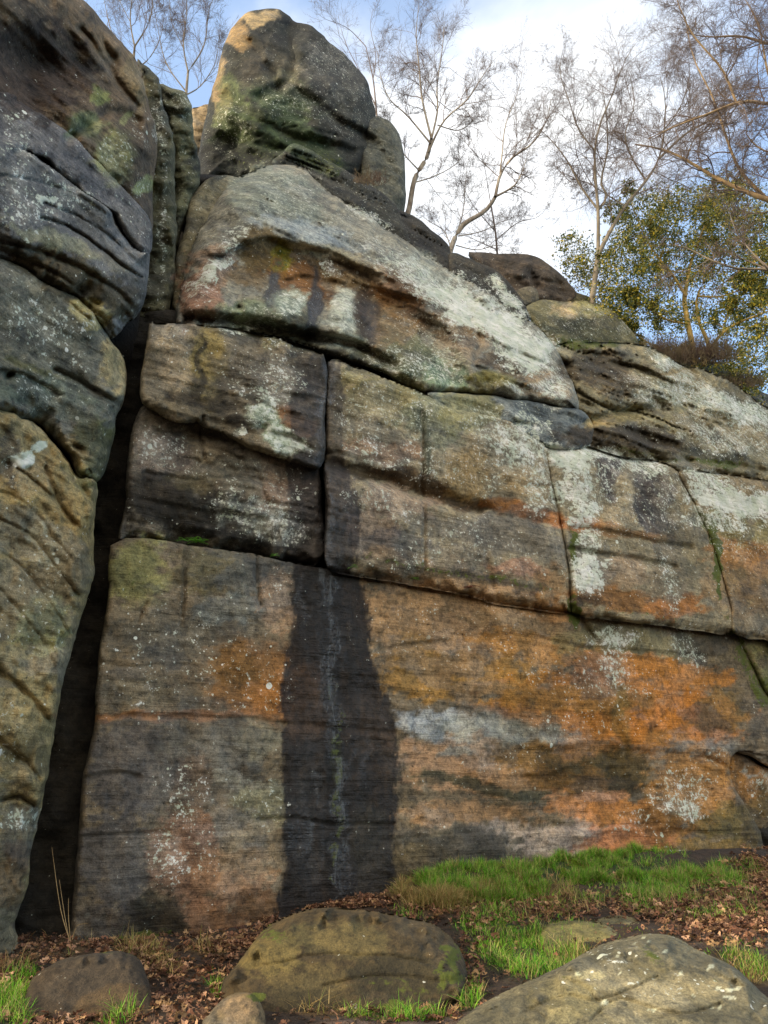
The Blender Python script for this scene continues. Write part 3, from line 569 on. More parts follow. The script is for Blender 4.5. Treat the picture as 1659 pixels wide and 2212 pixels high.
GROOVES = [
 ([(560, 1770), (640, 1768), (700, 1778), (760, 1782), (850, 1778)], 3.0, .10), ([(165, 1806), (260, 1802), (365, 1797)], 3.0, .06), ([(1440, 1790), (1540, 1797), (1640, 1792)], 3.0, .06),
 ([(1500, 1640), (1518, 1634), (1545, 1644), (1574, 1660)], 4, .14), ([(1236, 1312), (1262, 1350), (1290, 1388)], 7.0, .16), ([(1340, 1490), (1336, 1560), (1350, 1620)], 6.0, .05), ([(553, 1195), (556, 1260), (562, 1310)], 3.0, .10), ([(400, 1230), (396, 1300), (390, 1350)], 3.0, .06), ([(316, 1300), (300, 1345)], 3.5, .06),
 ([(180, 1548), (400, 1547), (612, 1560)], 4.0, .05, 2.0), ([(170, 1680), (260, 1668), (300, 1675)], 4, .08, 2), ([(610, 1560), (700, 1568), (850, 1580)], 4, .05, 2), ([(205, 1430), (300, 1440), (420, 1436)], 4, .05, 2), ([(560, 1600), (612, 1606)], 3, .04), ([(820, 1812), (1000, 1800), (1200, 1790), (1420, 1782)], 3.0, .03),
 ([(820, 1405), (1000, 1380), (1200, 1400), (1330, 1420), (1450, 1430)], 5.0, .06, 1.6), ([(980, 1370), (1160, 1378), (1290, 1405)], 4, .05, 2), ([(1250, 1400), (1400, 1408), (1560, 1420)], 4, .08, 1.5),
 ([(716, 1004), (760, 1020), (830, 1046), (910, 1068), (970, 1086), (1034, 1106)], 8.0, .34, -3.0), ([(1034, 1106), (1100, 1120), (1215, 1134)], 5.0, .10, -2), ([(912, 890), (911, 980), (914, 1070), (918, 1160), (920, 1230)], 3.0, .10), ([(1052, 1190), (1060, 1240), (1064, 1270)], 5, .07),
 ([(440, 900), (434, 950), (444, 990)], 3, .10), ([(560, 1030), (580, 1090)], 4, .06), ([(316, 1020), (400, 1035), (520, 1030), (600, 1046)], 4, .08, 2), ([(300, 1080), (480, 1110), (690, 1130)], 5, .07, 2), ([(340, 930), (420, 945), (520, 990)], 4, .08, 2),
 ([(1238, 1140), (1300, 1146), (1360, 1160), (1420, 1172), (1490, 1182)], 5.0, .14, 1.5), ([(1236, 1184), (1310, 1198), (1380, 1208), (1455, 1222)], 5.0, .16, 1.5), ([(1345, 990), (1370, 1060), (1410, 1150)], 5, .07), ([(1370, 1010), (1400, 1080)], 14, .10),
 ([(1275, 905), (1330, 890), (1390, 884), (1432, 882)], 8.0, .45, 2.0), ([(1200, 790), (1280, 780), (1360, 790), (1400, 800)], 6, .22, 1.8), ([(1250, 760), (1330, 765), (1400, 775)], 5, .20, 1.5), ([(1465, 785), (1530, 826), (1600, 868), (1659, 902)], 6.0, .30, 1.5), ([(1270, 812), (1340, 830), (1350, 870)], 5, .14), ([(1420, 990), (1540, 1000), (1659, 1018)], 5, .2), ([(1560, 830), (1620, 870), (1680, 890)], 5, .2, 1.5),
 ([(1018, 690), (1036, 740), (1028, 790), (1080, 802), (1140, 812)], 5.0, .16), ([(1070, 790), (1120, 770), (1160, 812)], 5, .10), ([(880, 545), (960, 600), (1060, 668), (1150, 735)], 6, .10, 1.6), ([(700, 560), (780, 590), (840, 640)], 6, .10, 2), ([(490, 550), (560, 522), (640, 532), (720, 552), (800, 590)], 7, .34, 5), ([(970, 720), (985, 760), (975, 800)], 5, .06), ([(400, 690), (500, 690), (640, 722), (760, 745), (850, 790)], 12, .5), ([(640, 600), (690, 605), (770, 620), (850, 660)], 6, .22, 3.5), ([(700, 690), (780, 700), (850, 735)], 6, .14, 2.0), ([(1150, 590), (1165, 612)], 6, .2),
 ([(632, 44), (622, 80), (634, 130), (608, 180), (560, 210)], 11.0, .60), ([(470, 190), (530, 240), (600, 280), (680, 310), (760, 330)], 12.0, .35), ([(540, 90), (580, 150), (600, 200)], 8, .3), ([(630, 180), (700, 240), (800, 300)], 10, .3), ([(470, 300), (560, 340), (700, 365)], 12, .4),
 ([(176, 60), (232, 140), (292, 226)], 8.0, .30), ([(150, 300), (240, 240), (300, 260)], 12, .2), ([(90, 470), (150, 492), (210, 530), (262, 572), (306, 600)], 3.0, .17), ([(100, 440), (190, 480), (270, 540), (320, 590)], 3, .08), ([(0, 380), (120, 400), (240, 470)], 3, .05), ([(0, 520), (120, 555), (240, 620), (290, 670)], 6, .14), ([(0, 540), (120, 590), (210, 660)], 5, .12),
 ([(0, 800), (60, 815), (120, 850)], 6, .16, 2), ([(120, 800), (180, 830), (250, 870), (262, 880)], 7, .18), ([(180, 650), (230, 700), (262, 760)], 4, .10), ([(130, 640), (200, 700), (250, 770)], 4, .10),
 ([(88, 950), (140, 1010), (196, 1080)], 6.0, .12), ([(40, 1010), (100, 1060), (190, 1160)], 3, .08), ([(0, 1120), (80, 1170), (170, 1290)], 3, .07), ([(0, 1190), (70, 1250), (150, 1370)], 3, .06), ([(0, 1270), (60, 1340), (130, 1450)], 3, .05), ([(0, 1728), (40, 1722), (70, 1740)], 4, .25), ([(0, 1450), (60, 1500), (110, 1560)], 6, .14), ([(100, 1010), (130, 1090), (160, 1130)], 5, .12), ([(0, 1060), (60, 1090), (150, 1200)], 3, .05), ([(0, 1600), (50, 1640), (80, 1680)], 6, .12),
 ([(480, 2100), (600, 2080), (700, 2062), (860, 2066), (960, 2090)], 3.0, .03), ([(700, 2130), (820, 2110), (960, 2120)], 4, .03), ([(1130, 2190), (1220, 2150), (1300, 2160), (1420, 2110)], 4.0, .04), ([(1330, 2060), (1420, 2100), (1500, 2090), (1600, 2130)], 4, .035), ([(1280, 2200), (1340, 2160), (1470, 2190), (1560, 2170)], 4, .04), ([(1200, 2110), (1260, 2130), (1300, 2170)], 3.5, .03), ([(1050, 2190), (1120, 2170), (1180, 2200)], 3.5, .03),
]
DENTS = [
 (85, 150, 120, 90, 10, .9), (236, 118, 10, 40, -32, .5), (200, 110, 60, 30, 45, -.25), (20, 812, 11, 9, 0, .3),
 (515, 662, 11, 7, 10, .3), (690, 650, 26, 70, 0, .16), (590, 625, 24, 50, 0, .14), (735, 680, 40, 70, 0, -.22), (620, 690, 40, 50, 0, -.18), (800, 700, 30, 70, 0, .2), (1185, 825, 26, 26, 0, .12), (1195, 832, 9, 12, 0, .14), (1412, 1578, 9, 16, 20, .12),
 (590, 150, 30, 50, 20, .5), (690, 130, 60, 60, 0, -.4), (560, 230, 60, 60, 0, -.3), (770, 200, 60, 80, 0, -.3), (500, 330, 70, 60, 0, .7), (640, 330, 100, 30, 10, .4),
 (1300, 770, 22, 9, 5, .25), (1350, 782, 26, 8, 5, .25), (1260, 800, 20, 12, 0, .2), (1310, 840, 50, 34, 0, -.3), (1400, 840, 60, 30, 0, -.2), (1290, 770, 14, 7, 0, .22), (1230, 690, 30, 16, 0, -.15), (1075, 590, 30, 30, 0, .25), (1130, 580, 24, 40, 20, -.3), (1160, 610, 12, 16, 0, .35), (1185, 600, 30, 40, 0, -.2),
 (255, 830, 16, 22, 0, .25), (230, 850, 20, 14, 40, -.15), (190, 1020, 26, 20, 20, -.2), (140, 985, 12, 10, 0, .2), (170, 965, 14, 8, 40, .2), (60, 1010, 10, 6, 0, .1), (20, 1000, 12, 12, 0, .12), (30, 1640, 30, 20, 0, .2), (570, 925, 12, 10, 0, .12), (705, 980, 10, 20, 0, .1),
 (1600, 1650, 50, 30, 0, -.1), (850, 1010, 40, 20, 10, -.08),
]
STREAKS = [
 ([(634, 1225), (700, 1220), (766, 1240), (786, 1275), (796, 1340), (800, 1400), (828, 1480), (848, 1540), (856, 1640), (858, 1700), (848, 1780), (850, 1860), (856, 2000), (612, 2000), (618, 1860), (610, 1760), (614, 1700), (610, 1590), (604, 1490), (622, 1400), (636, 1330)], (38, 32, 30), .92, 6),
 ([(640, 1560), (830, 1540), (846, 1620), (700, 1600), (640, 1590)], (66, 52, 42), .45, 12),
 ([(628, 985), (700, 1000), (700, 1210), (622, 1210), (624, 1100)], (60, 54, 54), .75, 4), ([(700, 1000), (758, 1030), (770, 1215), (700, 1215)], (64, 56, 56), .8, 3),
 ([(640, 790), (700, 770), (736, 800), (744, 1010), (690, 1010), (640, 990), (630, 880)], (60, 55, 52), .7, 6),
 ([(690, 1250), (730, 1250), (738, 1500), (744, 1700), (756, 1950), (716, 1950), (706, 1700), (700, 1500)], (34, 32, 32), .7, 6),
 ([(722, 1600), (734, 1600), (736, 1760), (730, 1800), (718, 1700)], (50, 50, 26), .7, 4),
 ([(780, 1500), (826, 1500), (850, 1600), (850, 1720), (812, 1740), (790, 1640)], (78, 62, 48), .42, 12),
 ([(640, 1440), (690, 1440), (700, 1560), (680, 1600), (620, 1590), (616, 1500)], (84, 62, 44), .4, 12),
 ([(770, 1740), (830, 1760), (840, 1900), (780, 1940), (760, 1840)], (66, 62, 52), .4, 12),
 ([(650, 1620), (690, 1620), (694, 1900), (640, 1930)], (64, 62, 62), .35, 10),
]

ALBEDO_GAIN = 1.75

def blob_mask(X, Y, wx, wy, rag, cx, cy, rx, ry, ang, soft=0.35, seedoff=0):
    a = math.radians(ang)
    dx, dy = X + wx - cx, Y + wy - cy
    u = (dx * math.cos(a) + dy * math.sin(a)) / rx
    v = (-dx * math.sin(a) + dy * math.cos(a)) / ry
    r = np.sqrt(u * u + v * v)
    return sstep(1 + soft, 1 - soft, r + rag)

def rock(name, label, poly, surf, base, r=(14, 14, 12), R=(0.4, 0.3, 0.3), thick=2.0, rb=60, step=4.0, rough=0.10,
         bed=0.05, big=0.12, feat=True, cat='rock', group=None, mat=None, jag=2.5, lich=0.0, moss=0.0, wet=0.0, freq=1.0,
         tilt=0.0, honey=0.0, extra=None, smoothn=5, scale_r=None, gain=None, kind=None, grow=None):
    O = cr(poly, smoothn)
    if grow:
        tg = np.roll(O, -1, 0) - np.roll(O, 1, 0)
        nr = np.stack([tg[:, 1], -tg[:, 0]], 1)
        nr /= np.maximum(np.linalg.norm(nr, axis=1), 1e-6)[:, None]
        ar = 0.5 * np.sum(O[:, 0] * np.roll(O[:, 1], -1) - np.roll(O[:, 0], -1) * O[:, 1])
        nr *= np.sign(ar)
        amt = np.where(nr[:, 1] < 0, grow[0], grow[1]) * nr[:, 1] ** 2 + grow[2] * nr[:, 0] ** 2
        O = O + nr * amt[:, None]
    # resample and roughen the outline
    seg = np.linalg.norm(np.roll(O, -1, 0) - O, axis=1)
    cum = np.concatenate([[0], np.cumsum(seg)])
    n = max(24, int(cum[-1] / (step * 2.2)))
    s = np.linspace(0, cum[-1], n, endpoint=False)
    Oc = np.vstack([O, O[:1]])
    O = np.stack([np.interp(s, cum, Oc[:, 0]), np.interp(s, cum, Oc[:, 1])], 1)
    O = O + np.stack([fbm(p3(O[:, 0] * 0.03, O[:, 1] * 0.03, 1.7), 4, 3, 0.6), fbm(p3(O[:, 0] * 0.03, O[:, 1] * 0.03, 9.1), 4, 5, 0.6)], 1) * jag
    x0, y0 = O.min(0) - step
    x1, y1 = O.max(0) + step
    gx = np.arange(x0, x1 + step, step)
    gy = np.arange(y0, y1 + step, step)
    nx, ny = len(gx), len(gy)
    X, Y = np.meshgrid(gx, gy)
    pts = np.stack([X.ravel(), Y.ravel()], 1)
    ins = inside(pts, O)
    insg = ins.reshape(ny, nx)
    cell = insg[:-1, :-1] | insg[1:, :-1] | insg[:-1, 1:] | insg[1:, 1:]
    ci, cj = np.nonzero(cell)
    quads = np.stack([ci * nx + cj, ci * nx + cj + 1, (ci + 1) * nx + cj + 1, (ci + 1) * nx + cj], 1)[:, ::-1]
    used = np.unique(quads)
    remap = -np.ones(len(pts), int)
    remap[used] = np.arange(len(used))
    quads = remap[quads]
    P = pts[used].copy()
    I = ins[used]
    d, near = seg_dist(P, O, np.roll(O, -1, 0))
    edge = ~I
    P[edge] = near[edge]
    d[edge] = 0
    v = near - P
    # which way the edge lies: above, below or to the side
    ln = np.maximum(np.linalg.norm(v, axis=1), 1e-6)
    upw = np.clip(-v[:, 1] / ln, 0, 1) ** 2
    dnw = np.clip(v[:, 1] / ln, 0, 1) ** 2
    sdw = np.clip(1 - upw - dnw, 0, 1)
    rr = upw * r[0] + dnw * r[1] + sdw * r[2]
    RR = upw * R[0] + dnw * R[1] + sdw * R[2]
    wob = fbm(p3(P[:, 0] * 0.02, P[:, 1] * 0.02, 4.0), 3, 11)
    k1, k2 = min(1, .8 / max(R)), min(1, .25 / max(R))
    rr = rr * np.clip(1 + 0.9 * k1 * wob + .5 * k2 * fbm(p3(P[:, 0] * 0.07, P[:, 1] * 0.07, 4.0), 3, 13), .25, 2.2)
    q = np.clip(1 - d / np.maximum(rr, 1), 0, 1)
    q[edge] = 1
    prof = 1 - np.sqrt(np.maximum(1 - q * q, 0))
    RR = np.where(edge, max(R), RR) if False else RR
    dl = RR * prof
    ray = pray(P[:, 0], P[:, 1])
    rl = np.linalg.norm(ray, axis=1)
    t = surf(P[:, 0], P[:, 1])
    W0 = ray * t[:, None]                      # before relief, camera at the origin of this
    Wz = W0.copy()
    # relief in metres, in world coordinates
    w = W0 * freq
    wallc = np.stack([w[:, 0] * 0.87 + w[:, 1] * 0.49, w[:, 2] * math.cos(tilt) + w[:, 0] * math.sin(tilt), w[:, 1] * 0.2], 1)
    rel = big * fbm(wallc * 0.45, 3, 21) + rough * fbm(wallc * 1.5, 5, 31, 0.55)
    wc2 = wallc.copy()
    wc2[:, 0] *= 0.35
    wc2[:, 1] = wc2[:, 1] * 3.4 + 0.5 * fbm(wallc * 0.6, 2, 41)
    bl = fbm(wc2, 4, 51, 0.6)
    def terrace(v, steps):
        qv = v * steps
        fl = np.floor(qv)
        return (fl + sstep(.40, .60, qv - fl)) / steps
    bed = bed * (.3 + 1.0 * sstep(-.35, .45, vnoise(wallc * np.array([.3, .5, 1]), 171)))
    rel = rel + bed * (np.where(bl > 0, bl * 0.4, bl * 0.8) + 0.9 * terrace(bl, 3.0))
    # thin flakes broken off the face
    fk = fbm(wallc * np.array([.9, 1.5, 1]) + 4.4, 5, 161, .6)
    rel = rel - min(.05, rough * .55) * terrace(fk, 3.5) * sstep(.12, .03, honey)
    # thin open partings between beds
    wc3 = wallc.copy(); wc3[:, 0] *= 0.18; wc3[:, 1] = wc3[:, 1] * 1.1 + 0.25 * fbm(wallc * 0.8, 3, 61)
    rd = np.abs(vnoise(wc3, 71))
    rel = rel + bed * 1.6 * sstep(0.10, 0.0, rd) * sstep(-0.2, 0.5, vnoise(wallc * 0.4, 77))
    if honey:
        hv = np.clip(ridged(wallc * np.array([2.2, 3.2, 1.0]), 3, 81) * -1 + 0.25, 0, 1)
        rel = rel + honey * hv * sstep(-0.3, 0.5, vnoise(wallc * 0.5, 87))
    X_, Y_ = P[:, 0], P[:, 1]
    fade = sstep(0, 1, d / 10.0)
    rel = rel * (0.35 + 0.65 * fade)
    wxf = fbm(p3(X_ * 0.018, Y_ * 0.018), 4, 101, 0.6) * 16
    wyf = fbm(p3(X_ * 0.018, Y_ * 0.018, 5), 4, 105, 0.6) * 12
    if feat:
        for g in GROOVES:
            pl, gw, gd = cr(g[0], 4, False), g[1], g[2]
            bb0, bb1 = pl.min(0) - 60, pl.max(0) + 60
            m = (X_ > bb0[0]) & (X_ < bb1[0]) & (Y_ > bb0[1]) & (Y_ < bb1[1])
            if not m.any():
                continue
            jit = np.stack([wxf[m], wyf[m]], 1) * 0.25
            gdist, gn = seg_dist(P[m] + jit, pl[:-1], pl[1:])
            prof2 = np.exp(-(gdist / gw) ** 2)
            if len(g) > 3 and g[3]:            # overhanging ledge: sharp above, fading below
                below = (P[m][:, 1] + jit[:, 1] - gn[:, 1]) > 0
                sgn = -1 if g[3] < 0 else 1
                below = below if sgn > 0 else ~below
                prof2 = np.where(below, np.exp(-(gdist / (gw * abs(g[3]))) ** 2), np.exp(-(gdist / gw) ** 2))
            rel[m] += gd * prof2
        for (cx, cy, rx, ry, ang, dp) in DENTS:
            m = (abs(X_ - cx) < max(rx, ry) * 2.2) & (abs(Y_ - cy) < max(rx, ry) * 2.2)
            if not m.any():
                continue
            a = math.radians(ang)
            dx, dy = X_[m] + wxf[m] * 0.3 - cx, Y_[m] + wyf[m] * 0.3 - cy
            u = (dx * math.cos(a) + dy * math.sin(a)) / rx
            vv = (-dx * math.sin(a) + dy * math.cos(a)) / ry
            q2 = u * u + vv * vv
            rel[m] += dp * np.exp(-q2 * 1.4)
    if extra is not None:
        rel = rel + extra(X_, Y_, Wz)
    dep = dl + rel
    V = W0 + ray / rl[:, None] * dep[:, None]
    # back side: the same outline bulging away
    qb = np.clip(1 - d / rb, 0, 1)
    back = thick * np.sqrt(np.maximum(1 - qb * qb, 0)) 
    Rm = max(R)
    sb = 2                                       # thinner grid would not be seen; share the topology
    inner = ~edge
    nV = len(P)
    bmap = np.arange(nV)
    bmap[inner] = nV + np.arange(inner.sum())
    horiz = ray.copy(); horiz[:, 2] *= 0.35
    horiz /= np.linalg.norm(horiz, axis=1)[:, None]
    # leaves the rim continuous: rim depth plus the bulge
    BV = (W0 + ray / rl[:, None] * (np.maximum(dl, RR) + 0.05)[:, None] + ray / rl[:, None] * back[:, None])[inner]
    # colours
    rag = 0.46 * fbm(p3(X_ * 0.04, Y_ * 0.06, 2.0), 5, 111, 0.72)
    col = np.tile(lin(base), (nV, 1))
    lm = np.full(nV, lich * .55)
    wm = np.full(nV, wet)
    mm = np.full(nV, moss)
    if feat:
        for sdef in STAINS_AND_SHADING:
            cx, cy, rx, ry, ang, c3, st = sdef[:7]
            if mat is ROCK_SMOOTH and cy < 2002:
                continue
            mx = max(rx, ry) * 1.7 + 30
            if cx + mx < x0 or cx - mx > x1 or cy + mx < y0 or cy - mx > y1:
                continue
            soft = sdef[7] if len(sdef) > 7 else 0.2
            k = blob_mask(X_, Y_, wxf, wyf, rag, cx, cy, rx, ry, ang, soft) * st
            col = col * (1 - k[:, None]) + lin(c3) * k[:, None]
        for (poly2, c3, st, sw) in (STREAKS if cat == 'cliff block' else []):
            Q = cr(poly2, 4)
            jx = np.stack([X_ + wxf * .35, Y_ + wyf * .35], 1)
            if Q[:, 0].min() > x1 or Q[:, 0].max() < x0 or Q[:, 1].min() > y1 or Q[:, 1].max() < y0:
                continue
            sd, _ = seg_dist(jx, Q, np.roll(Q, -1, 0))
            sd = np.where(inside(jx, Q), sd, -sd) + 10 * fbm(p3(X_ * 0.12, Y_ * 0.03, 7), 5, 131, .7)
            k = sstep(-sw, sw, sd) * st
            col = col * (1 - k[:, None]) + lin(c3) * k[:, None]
            lm = lm * (1 - k)
            wm = np.maximum(wm, k * np.clip(.42 + .16 * fbm(p3(X_ * .09, Y_ * .012, 3), 4, 191), .2, .6))
            lmv = 1 + .35 * fbm(p3(X_ * .11, Y_ * .016, 8), 5, 193, .65)
            col = col * (1 - k[:, None]) + col * lmv[:, None] * k[:, None]
        for lst, arr in ((LICHEN, lm), (MOSS, mm), (WET, wm)):
            for (cx, cy, rx, ry, ang, st) in lst:
                if mat is ROCK_SMOOTH and cy < 2002:
                    continue
                mx = max(rx, ry) * 1.9 + 30
                if cx + mx < x0 or cx - mx > x1 or cy + mx < y0 or cy - mx > y1:
                    continue
                k = blob_mask(X_, Y_, wxf, wyf, rag, cx, cy, rx, ry, ang, 0.5) * abs(st)
                if st >= 0:
                    np.maximum(arr, k, out=arr)
                else:
                    arr *= (1 - k)
    wp = W0 @ np.array([[.87, 0, 0], [.49, 0, .3], [0, 1, 0]])
    pa = fbm(wp * np.array([.7, 1.5, 1]), 6, 141, .62)
    pb = fbm(wp * np.array([1.6, 2.2, 1]) + 9, 6, 151, .62)
    ka = sstep(.16, .26, pa)[:, None] * .42
    kb = sstep(.22, .32, pb)[:, None] * .38
    kc = sstep(-.24, -.34, pb)[:, None] * .35
    grey = col.mean(1, keepdims=True)
    col = col * (1 - ka) + (grey * np.array([.58, .57, .56])) * ka
    col = col * (1 - kb) + (col * 1.1 + grey * .45) * kb
    col = col * (1 - kc) + col * .62 * kc
    grey = col.mean(1, keepdims=True)
    col = col * np.array([.97, 1.03, 1.0])
    col[:, 1] *= 1 + .10 * sstep(1.6, 3.0, col[:, 0] / np.maximum(col[:, 1], 1e-4))
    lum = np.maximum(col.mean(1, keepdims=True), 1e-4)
    col = col * (lum / .11) ** .50  # contrast raised so the stone colour also carries some shading
    col = col * (gain or ALBEDO_GAIN)
    mxc = np.maximum(col.max(1, keepdims=True), 1e-4)
    col = col * (1 - np.exp(-mxc / .48)) * .48 / mxc
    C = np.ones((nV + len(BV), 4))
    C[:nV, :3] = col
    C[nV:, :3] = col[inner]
    M = np.zeros((nV + len(BV), 4))
    M[:nV, 0], M[:nV, 1], M[:nV, 2], M[:, 3] = lm, wm, mm, 1
    V = np.vstack([V, BV]) + np.array([0, 0, CAM_Z])
    bq = bmap[quads][:, ::-1]
    F = np.vstack([quads, bq])
    o = make_mesh(name, V, F, mat or ROCK, True, {'surface_tone': C, 'mask': M})
    tag(o, label, cat, group, kind)
    return o

GW = (0, 18, 4.0)
WALL = dict(group='bedded blocks of the main cliff wall')
rock('cliff_block', 'huge orange-stained lowest wall block with a dark wet streak',
     [(242, 1178), (300, 1161), (340, 1166), (410, 1178), (470, 1186), (510, 1191), (550, 1196), (590, 1206), (640, 1218), (700, 1226), (760, 1233), (830, 1246), (930, 1261), (1020, 1286), (1110, 1301), (1230, 1316), (1310, 1329), (1430, 1341), (1530, 1356), (1582, 1363), (1612, 1420), (1636, 1470), (1662, 1515), (1720, 1580), (1720, 1630), (1640, 1612), (1606, 1606), (1580, 1622), (1572, 1655), (1580, 1694), (1610, 1744), (1640, 1800), (1648, 1850), (1660, 1930), (1400, 1930), (1100, 1960), (850, 2050), (620, 2110), (450, 2150), (150, 2140), (156, 2009), (163, 1934), (172, 1809), (182, 1684), (205, 1584), (212, 1484), (220, 1391), (230, 1341), (240, 1266)],
     plane(11.5, b=.03), (100, 88, 72), r=(16, 30, 9), R=(.30, .1, .2), thick=3.0, bed=.05, rough=.08, big=.12, jag=2.0, lich=.10, cat='cliff block', smoothn=2, grow=GW, **WALL)
rock('cliff_block', 'small green-edged corner block at the right edge, beneath the long horizontal crack',
     [(1592, 1370), (1660, 1374), (1730, 1388), (1730, 1575), (1662, 1500), (1642, 1462), (1617, 1415)],
     plane(11.52, b=.03), (98, 96, 66), r=(16, 12, 12), R=(.35, .3, .3), thick=2.5, bed=.05, lich=.15, moss=.2, cat='cliff block', smoothn=2, grow=GW, **WALL)
rock('cliff_block', 'orange and grey block at the wall foot by the right edge, beneath the dark ledge',
     [(1560, 1644), (1580, 1620), (1612, 1636), (1640, 1654), (1680, 1660), (1730, 1680), (1730, 1880), (1662, 1870), (1636, 1802), (1602, 1750), (1568, 1700), (1558, 1664)],
     plane(12.05, b=.0), (112, 86, 60), r=(14, 14, 10), R=(.22, .2, .22), thick=2.0, bed=.05, lich=.3, cat='cliff block', smoothn=2, grow=GW, **WALL)
rock('cliff_block', 'narrow dark rugged ledge wedged above the orange and grey foot block at the right edge',
     [(1584, 1600), (1606, 1590), (1640, 1588), (1730, 1590), (1730, 1662), (1662, 1640), (1630, 1622), (1600, 1612)],
     plane(11.75, b=.0), (92, 84, 74), r=(14, 12, 10), R=(.25, .3, .3), thick=2.0, bed=.14, rough=.16, lich=.2, cat='cliff block', smoothn=2, grow=GW, **WALL)
# middle tier
rock('cliff_block', 'dark shadowed block left of the wet crack, below a knobbly ledge',
     [(318, 874), (345, 886), (370, 898), (400, 905), (430, 900), (442, 910), (475, 922), (500, 938), (545, 961), (600, 980), (645, 992), (686, 1004), (693, 1100), (698, 1194), (650, 1200), (590, 1190), (550, 1182), (500, 1175), (450, 1167), (380, 1160), (320, 1155), (262, 1160), (268, 1120), (274, 1085), (278, 1016), (288, 941), (300, 895)],
     plane(11.62, b=.03), (90, 82, 72), r=(8, 50, 10), R=(.15, .75, .18), thick=3.0, bed=.09, rough=.14, big=.15, lich=.15, jag=3.2, cat='cliff block', smoothn=2, grow=GW, **WALL)
rock('cliff_block', 'brown block left of the wet crack, with a pale brown slab patch and mint lichen',
     [(326, 701), (340, 696), (410, 701), (500, 706), (600, 731), (645, 746), (698, 768), (703, 841), (698, 901), (698, 971), (686, 998), (645, 986), (620, 979), (545, 954), (500, 931), (475, 916), (440, 905), (430, 893), (400, 899), (370, 893), (345, 879), (325, 869), (306, 852), (308, 816), (317, 766)],
     plane(11.55, b=.12, zr=8.0), (98, 88, 72), r=(30, 22, 9), R=(.55, .3, .18), thick=3.0, bed=.06, rough=.1, lich=.15, jag=2.5, cat='cliff block', smoothn=2, grow=GW, **WALL)
rock('cliff_block', 'wide tan block right of the wet crack, split by a rusty undercut ledge',
     [(716, 776), (750, 784), (830, 817), (880, 838), (930, 856), (980, 879), (1055, 893), (1095, 908), (1140, 938), (1172, 958), (1180, 1001), (1190, 1051), (1205, 1116), (1225, 1216), (1230, 1291), (1231, 1308), (1180, 1303), (1130, 1296), (1070, 1287), (1020, 1273), (930, 1253), (830, 1238), (800, 1231), (750, 1224), (712, 1214), (704, 1190), (707, 1100), (703, 1010), (709, 900), (711, 800)],
     plane(11.5, b=.09, zr=6.0), (122, 112, 94), r=(24, 36, 9), R=(.42, .6, .18), thick=3.0, bed=.06, rough=.09, lich=.2, jag=2.2, cat='cliff block', smoothn=2, grow=GW, **WALL)
rock('cliff_block', 'block with white lichen and purple-grey stains between two mossy upright cracks',
     [(1176, 962), (1200, 962), (1260, 961), (1305, 974), (1330, 984), (1395, 991), (1440, 1001), (1460, 1018), (1482, 1061), (1511, 1116), (1535, 1171), (1558, 1251), (1576, 1316), (1580, 1354), (1530, 1348), (1430, 1334), (1310, 1321), (1242, 1311), (1238, 1291), (1232, 1216), (1212, 1116), (1197, 1051), (1186, 1001)],
     plane(11.45, b=.14, zr=6.0), (118, 108, 88), r=(44, 26, 9), R=(.6, .5, .2), thick=3.0, bed=.05, rough=.08, lich=.22, jag=2.0, cat='cliff block', smoothn=2, grow=GW, **WALL)
rock('cliff_block', 'rusty brown block at the right edge of the wall with a broad white lichen band',
     [(1466, 1016), (1530, 1018), (1600, 1028), (1660, 1036), (1730, 1048), (1730, 1382), (1659, 1366), (1588, 1356), (1583, 1316), (1566, 1251), (1542, 1171), (1518, 1114), (1488, 1056)],
     plane(11.45, b=.16, zr=6.0), (112, 98, 74), r=(40, 26, 9), R=(.55, .5, .2), thick=3.0, bed=.05, rough=.08, lich=.22, jag=2.0, cat='cliff block', smoothn=2, grow=GW, **WALL)
rock('rock_shelf', 'thin blue-grey tapering shelf of rock under the right end of the big upper boulder',
     [(926, 850), (965, 850), (1005, 852), (1060, 856), (1110, 864), (1190, 877), (1250, 886), (1274, 906), (1279, 931), (1264, 956), (1200, 956), (1150, 940), (1105, 911), (1062, 893), (980, 879), (950, 866)],
     plane(11.75, b=.2, zr=8.0), (92, 97, 99), r=(18, 16, 14), R=(.35, .5, .3), thick=2.5, bed=.10, rough=.09, lich=.15, cat='rock', grow=(2, 16, 2))
# big upper boulder
def u_left(X, Y, W):
    e = 600 - (Y - 350) * 0.22
    yb = np.interp(X, [440, 520, 600, 720, 850, 950, 1020, 1100], [600, 535, 515, 545, 610, 690, 790, 860])
    brow = .62 * sstep(-8, 46, Y - yb) * sstep(1070, 960, X) * sstep(420, 520, X) * (1 - .45 * sstep(90, 170, Y - yb))
    return 1.5 * sstep(0, 210, e - X) + 0.9 * sstep(430, 340, Y) + brow
rock('upper_boulder', 'huge domed boulder on the wall, with a pale square patch and white-crusted right end',
     [(383, 700), (388, 640), (402, 570), (425, 510), (455, 450), (490, 398), (525, 378), (565, 362), (612, 357), (655, 366), (695, 402), (745, 436), (790, 462), (830, 492), (880, 522), (912, 547), (950, 567), (982, 590), (1018, 610), (1070, 645), (1112, 680), (1152, 698), (1182, 727), (1200, 754), (1225, 801), (1243, 848), (1246, 882), (1180, 872), (1110, 861), (1030, 846), (955, 846), (905, 841), (860, 823), (830, 799), (780, 782), (715, 764), (640, 734), (550, 708), (450, 700)],
     plane(11.85, b=.55, zr=9.0), (114, 111, 102), r=(60, 60, 36), R=(1.3, 1.3, .9), thick=6.0, rb=160, bed=.08, rough=.16, big=.25, lich=.28, jag=3.0, cat='boulder', extra=u_left, grow=(0, 8, 0))
KL = dict(group='dark ledges along the skyline of the cliff')
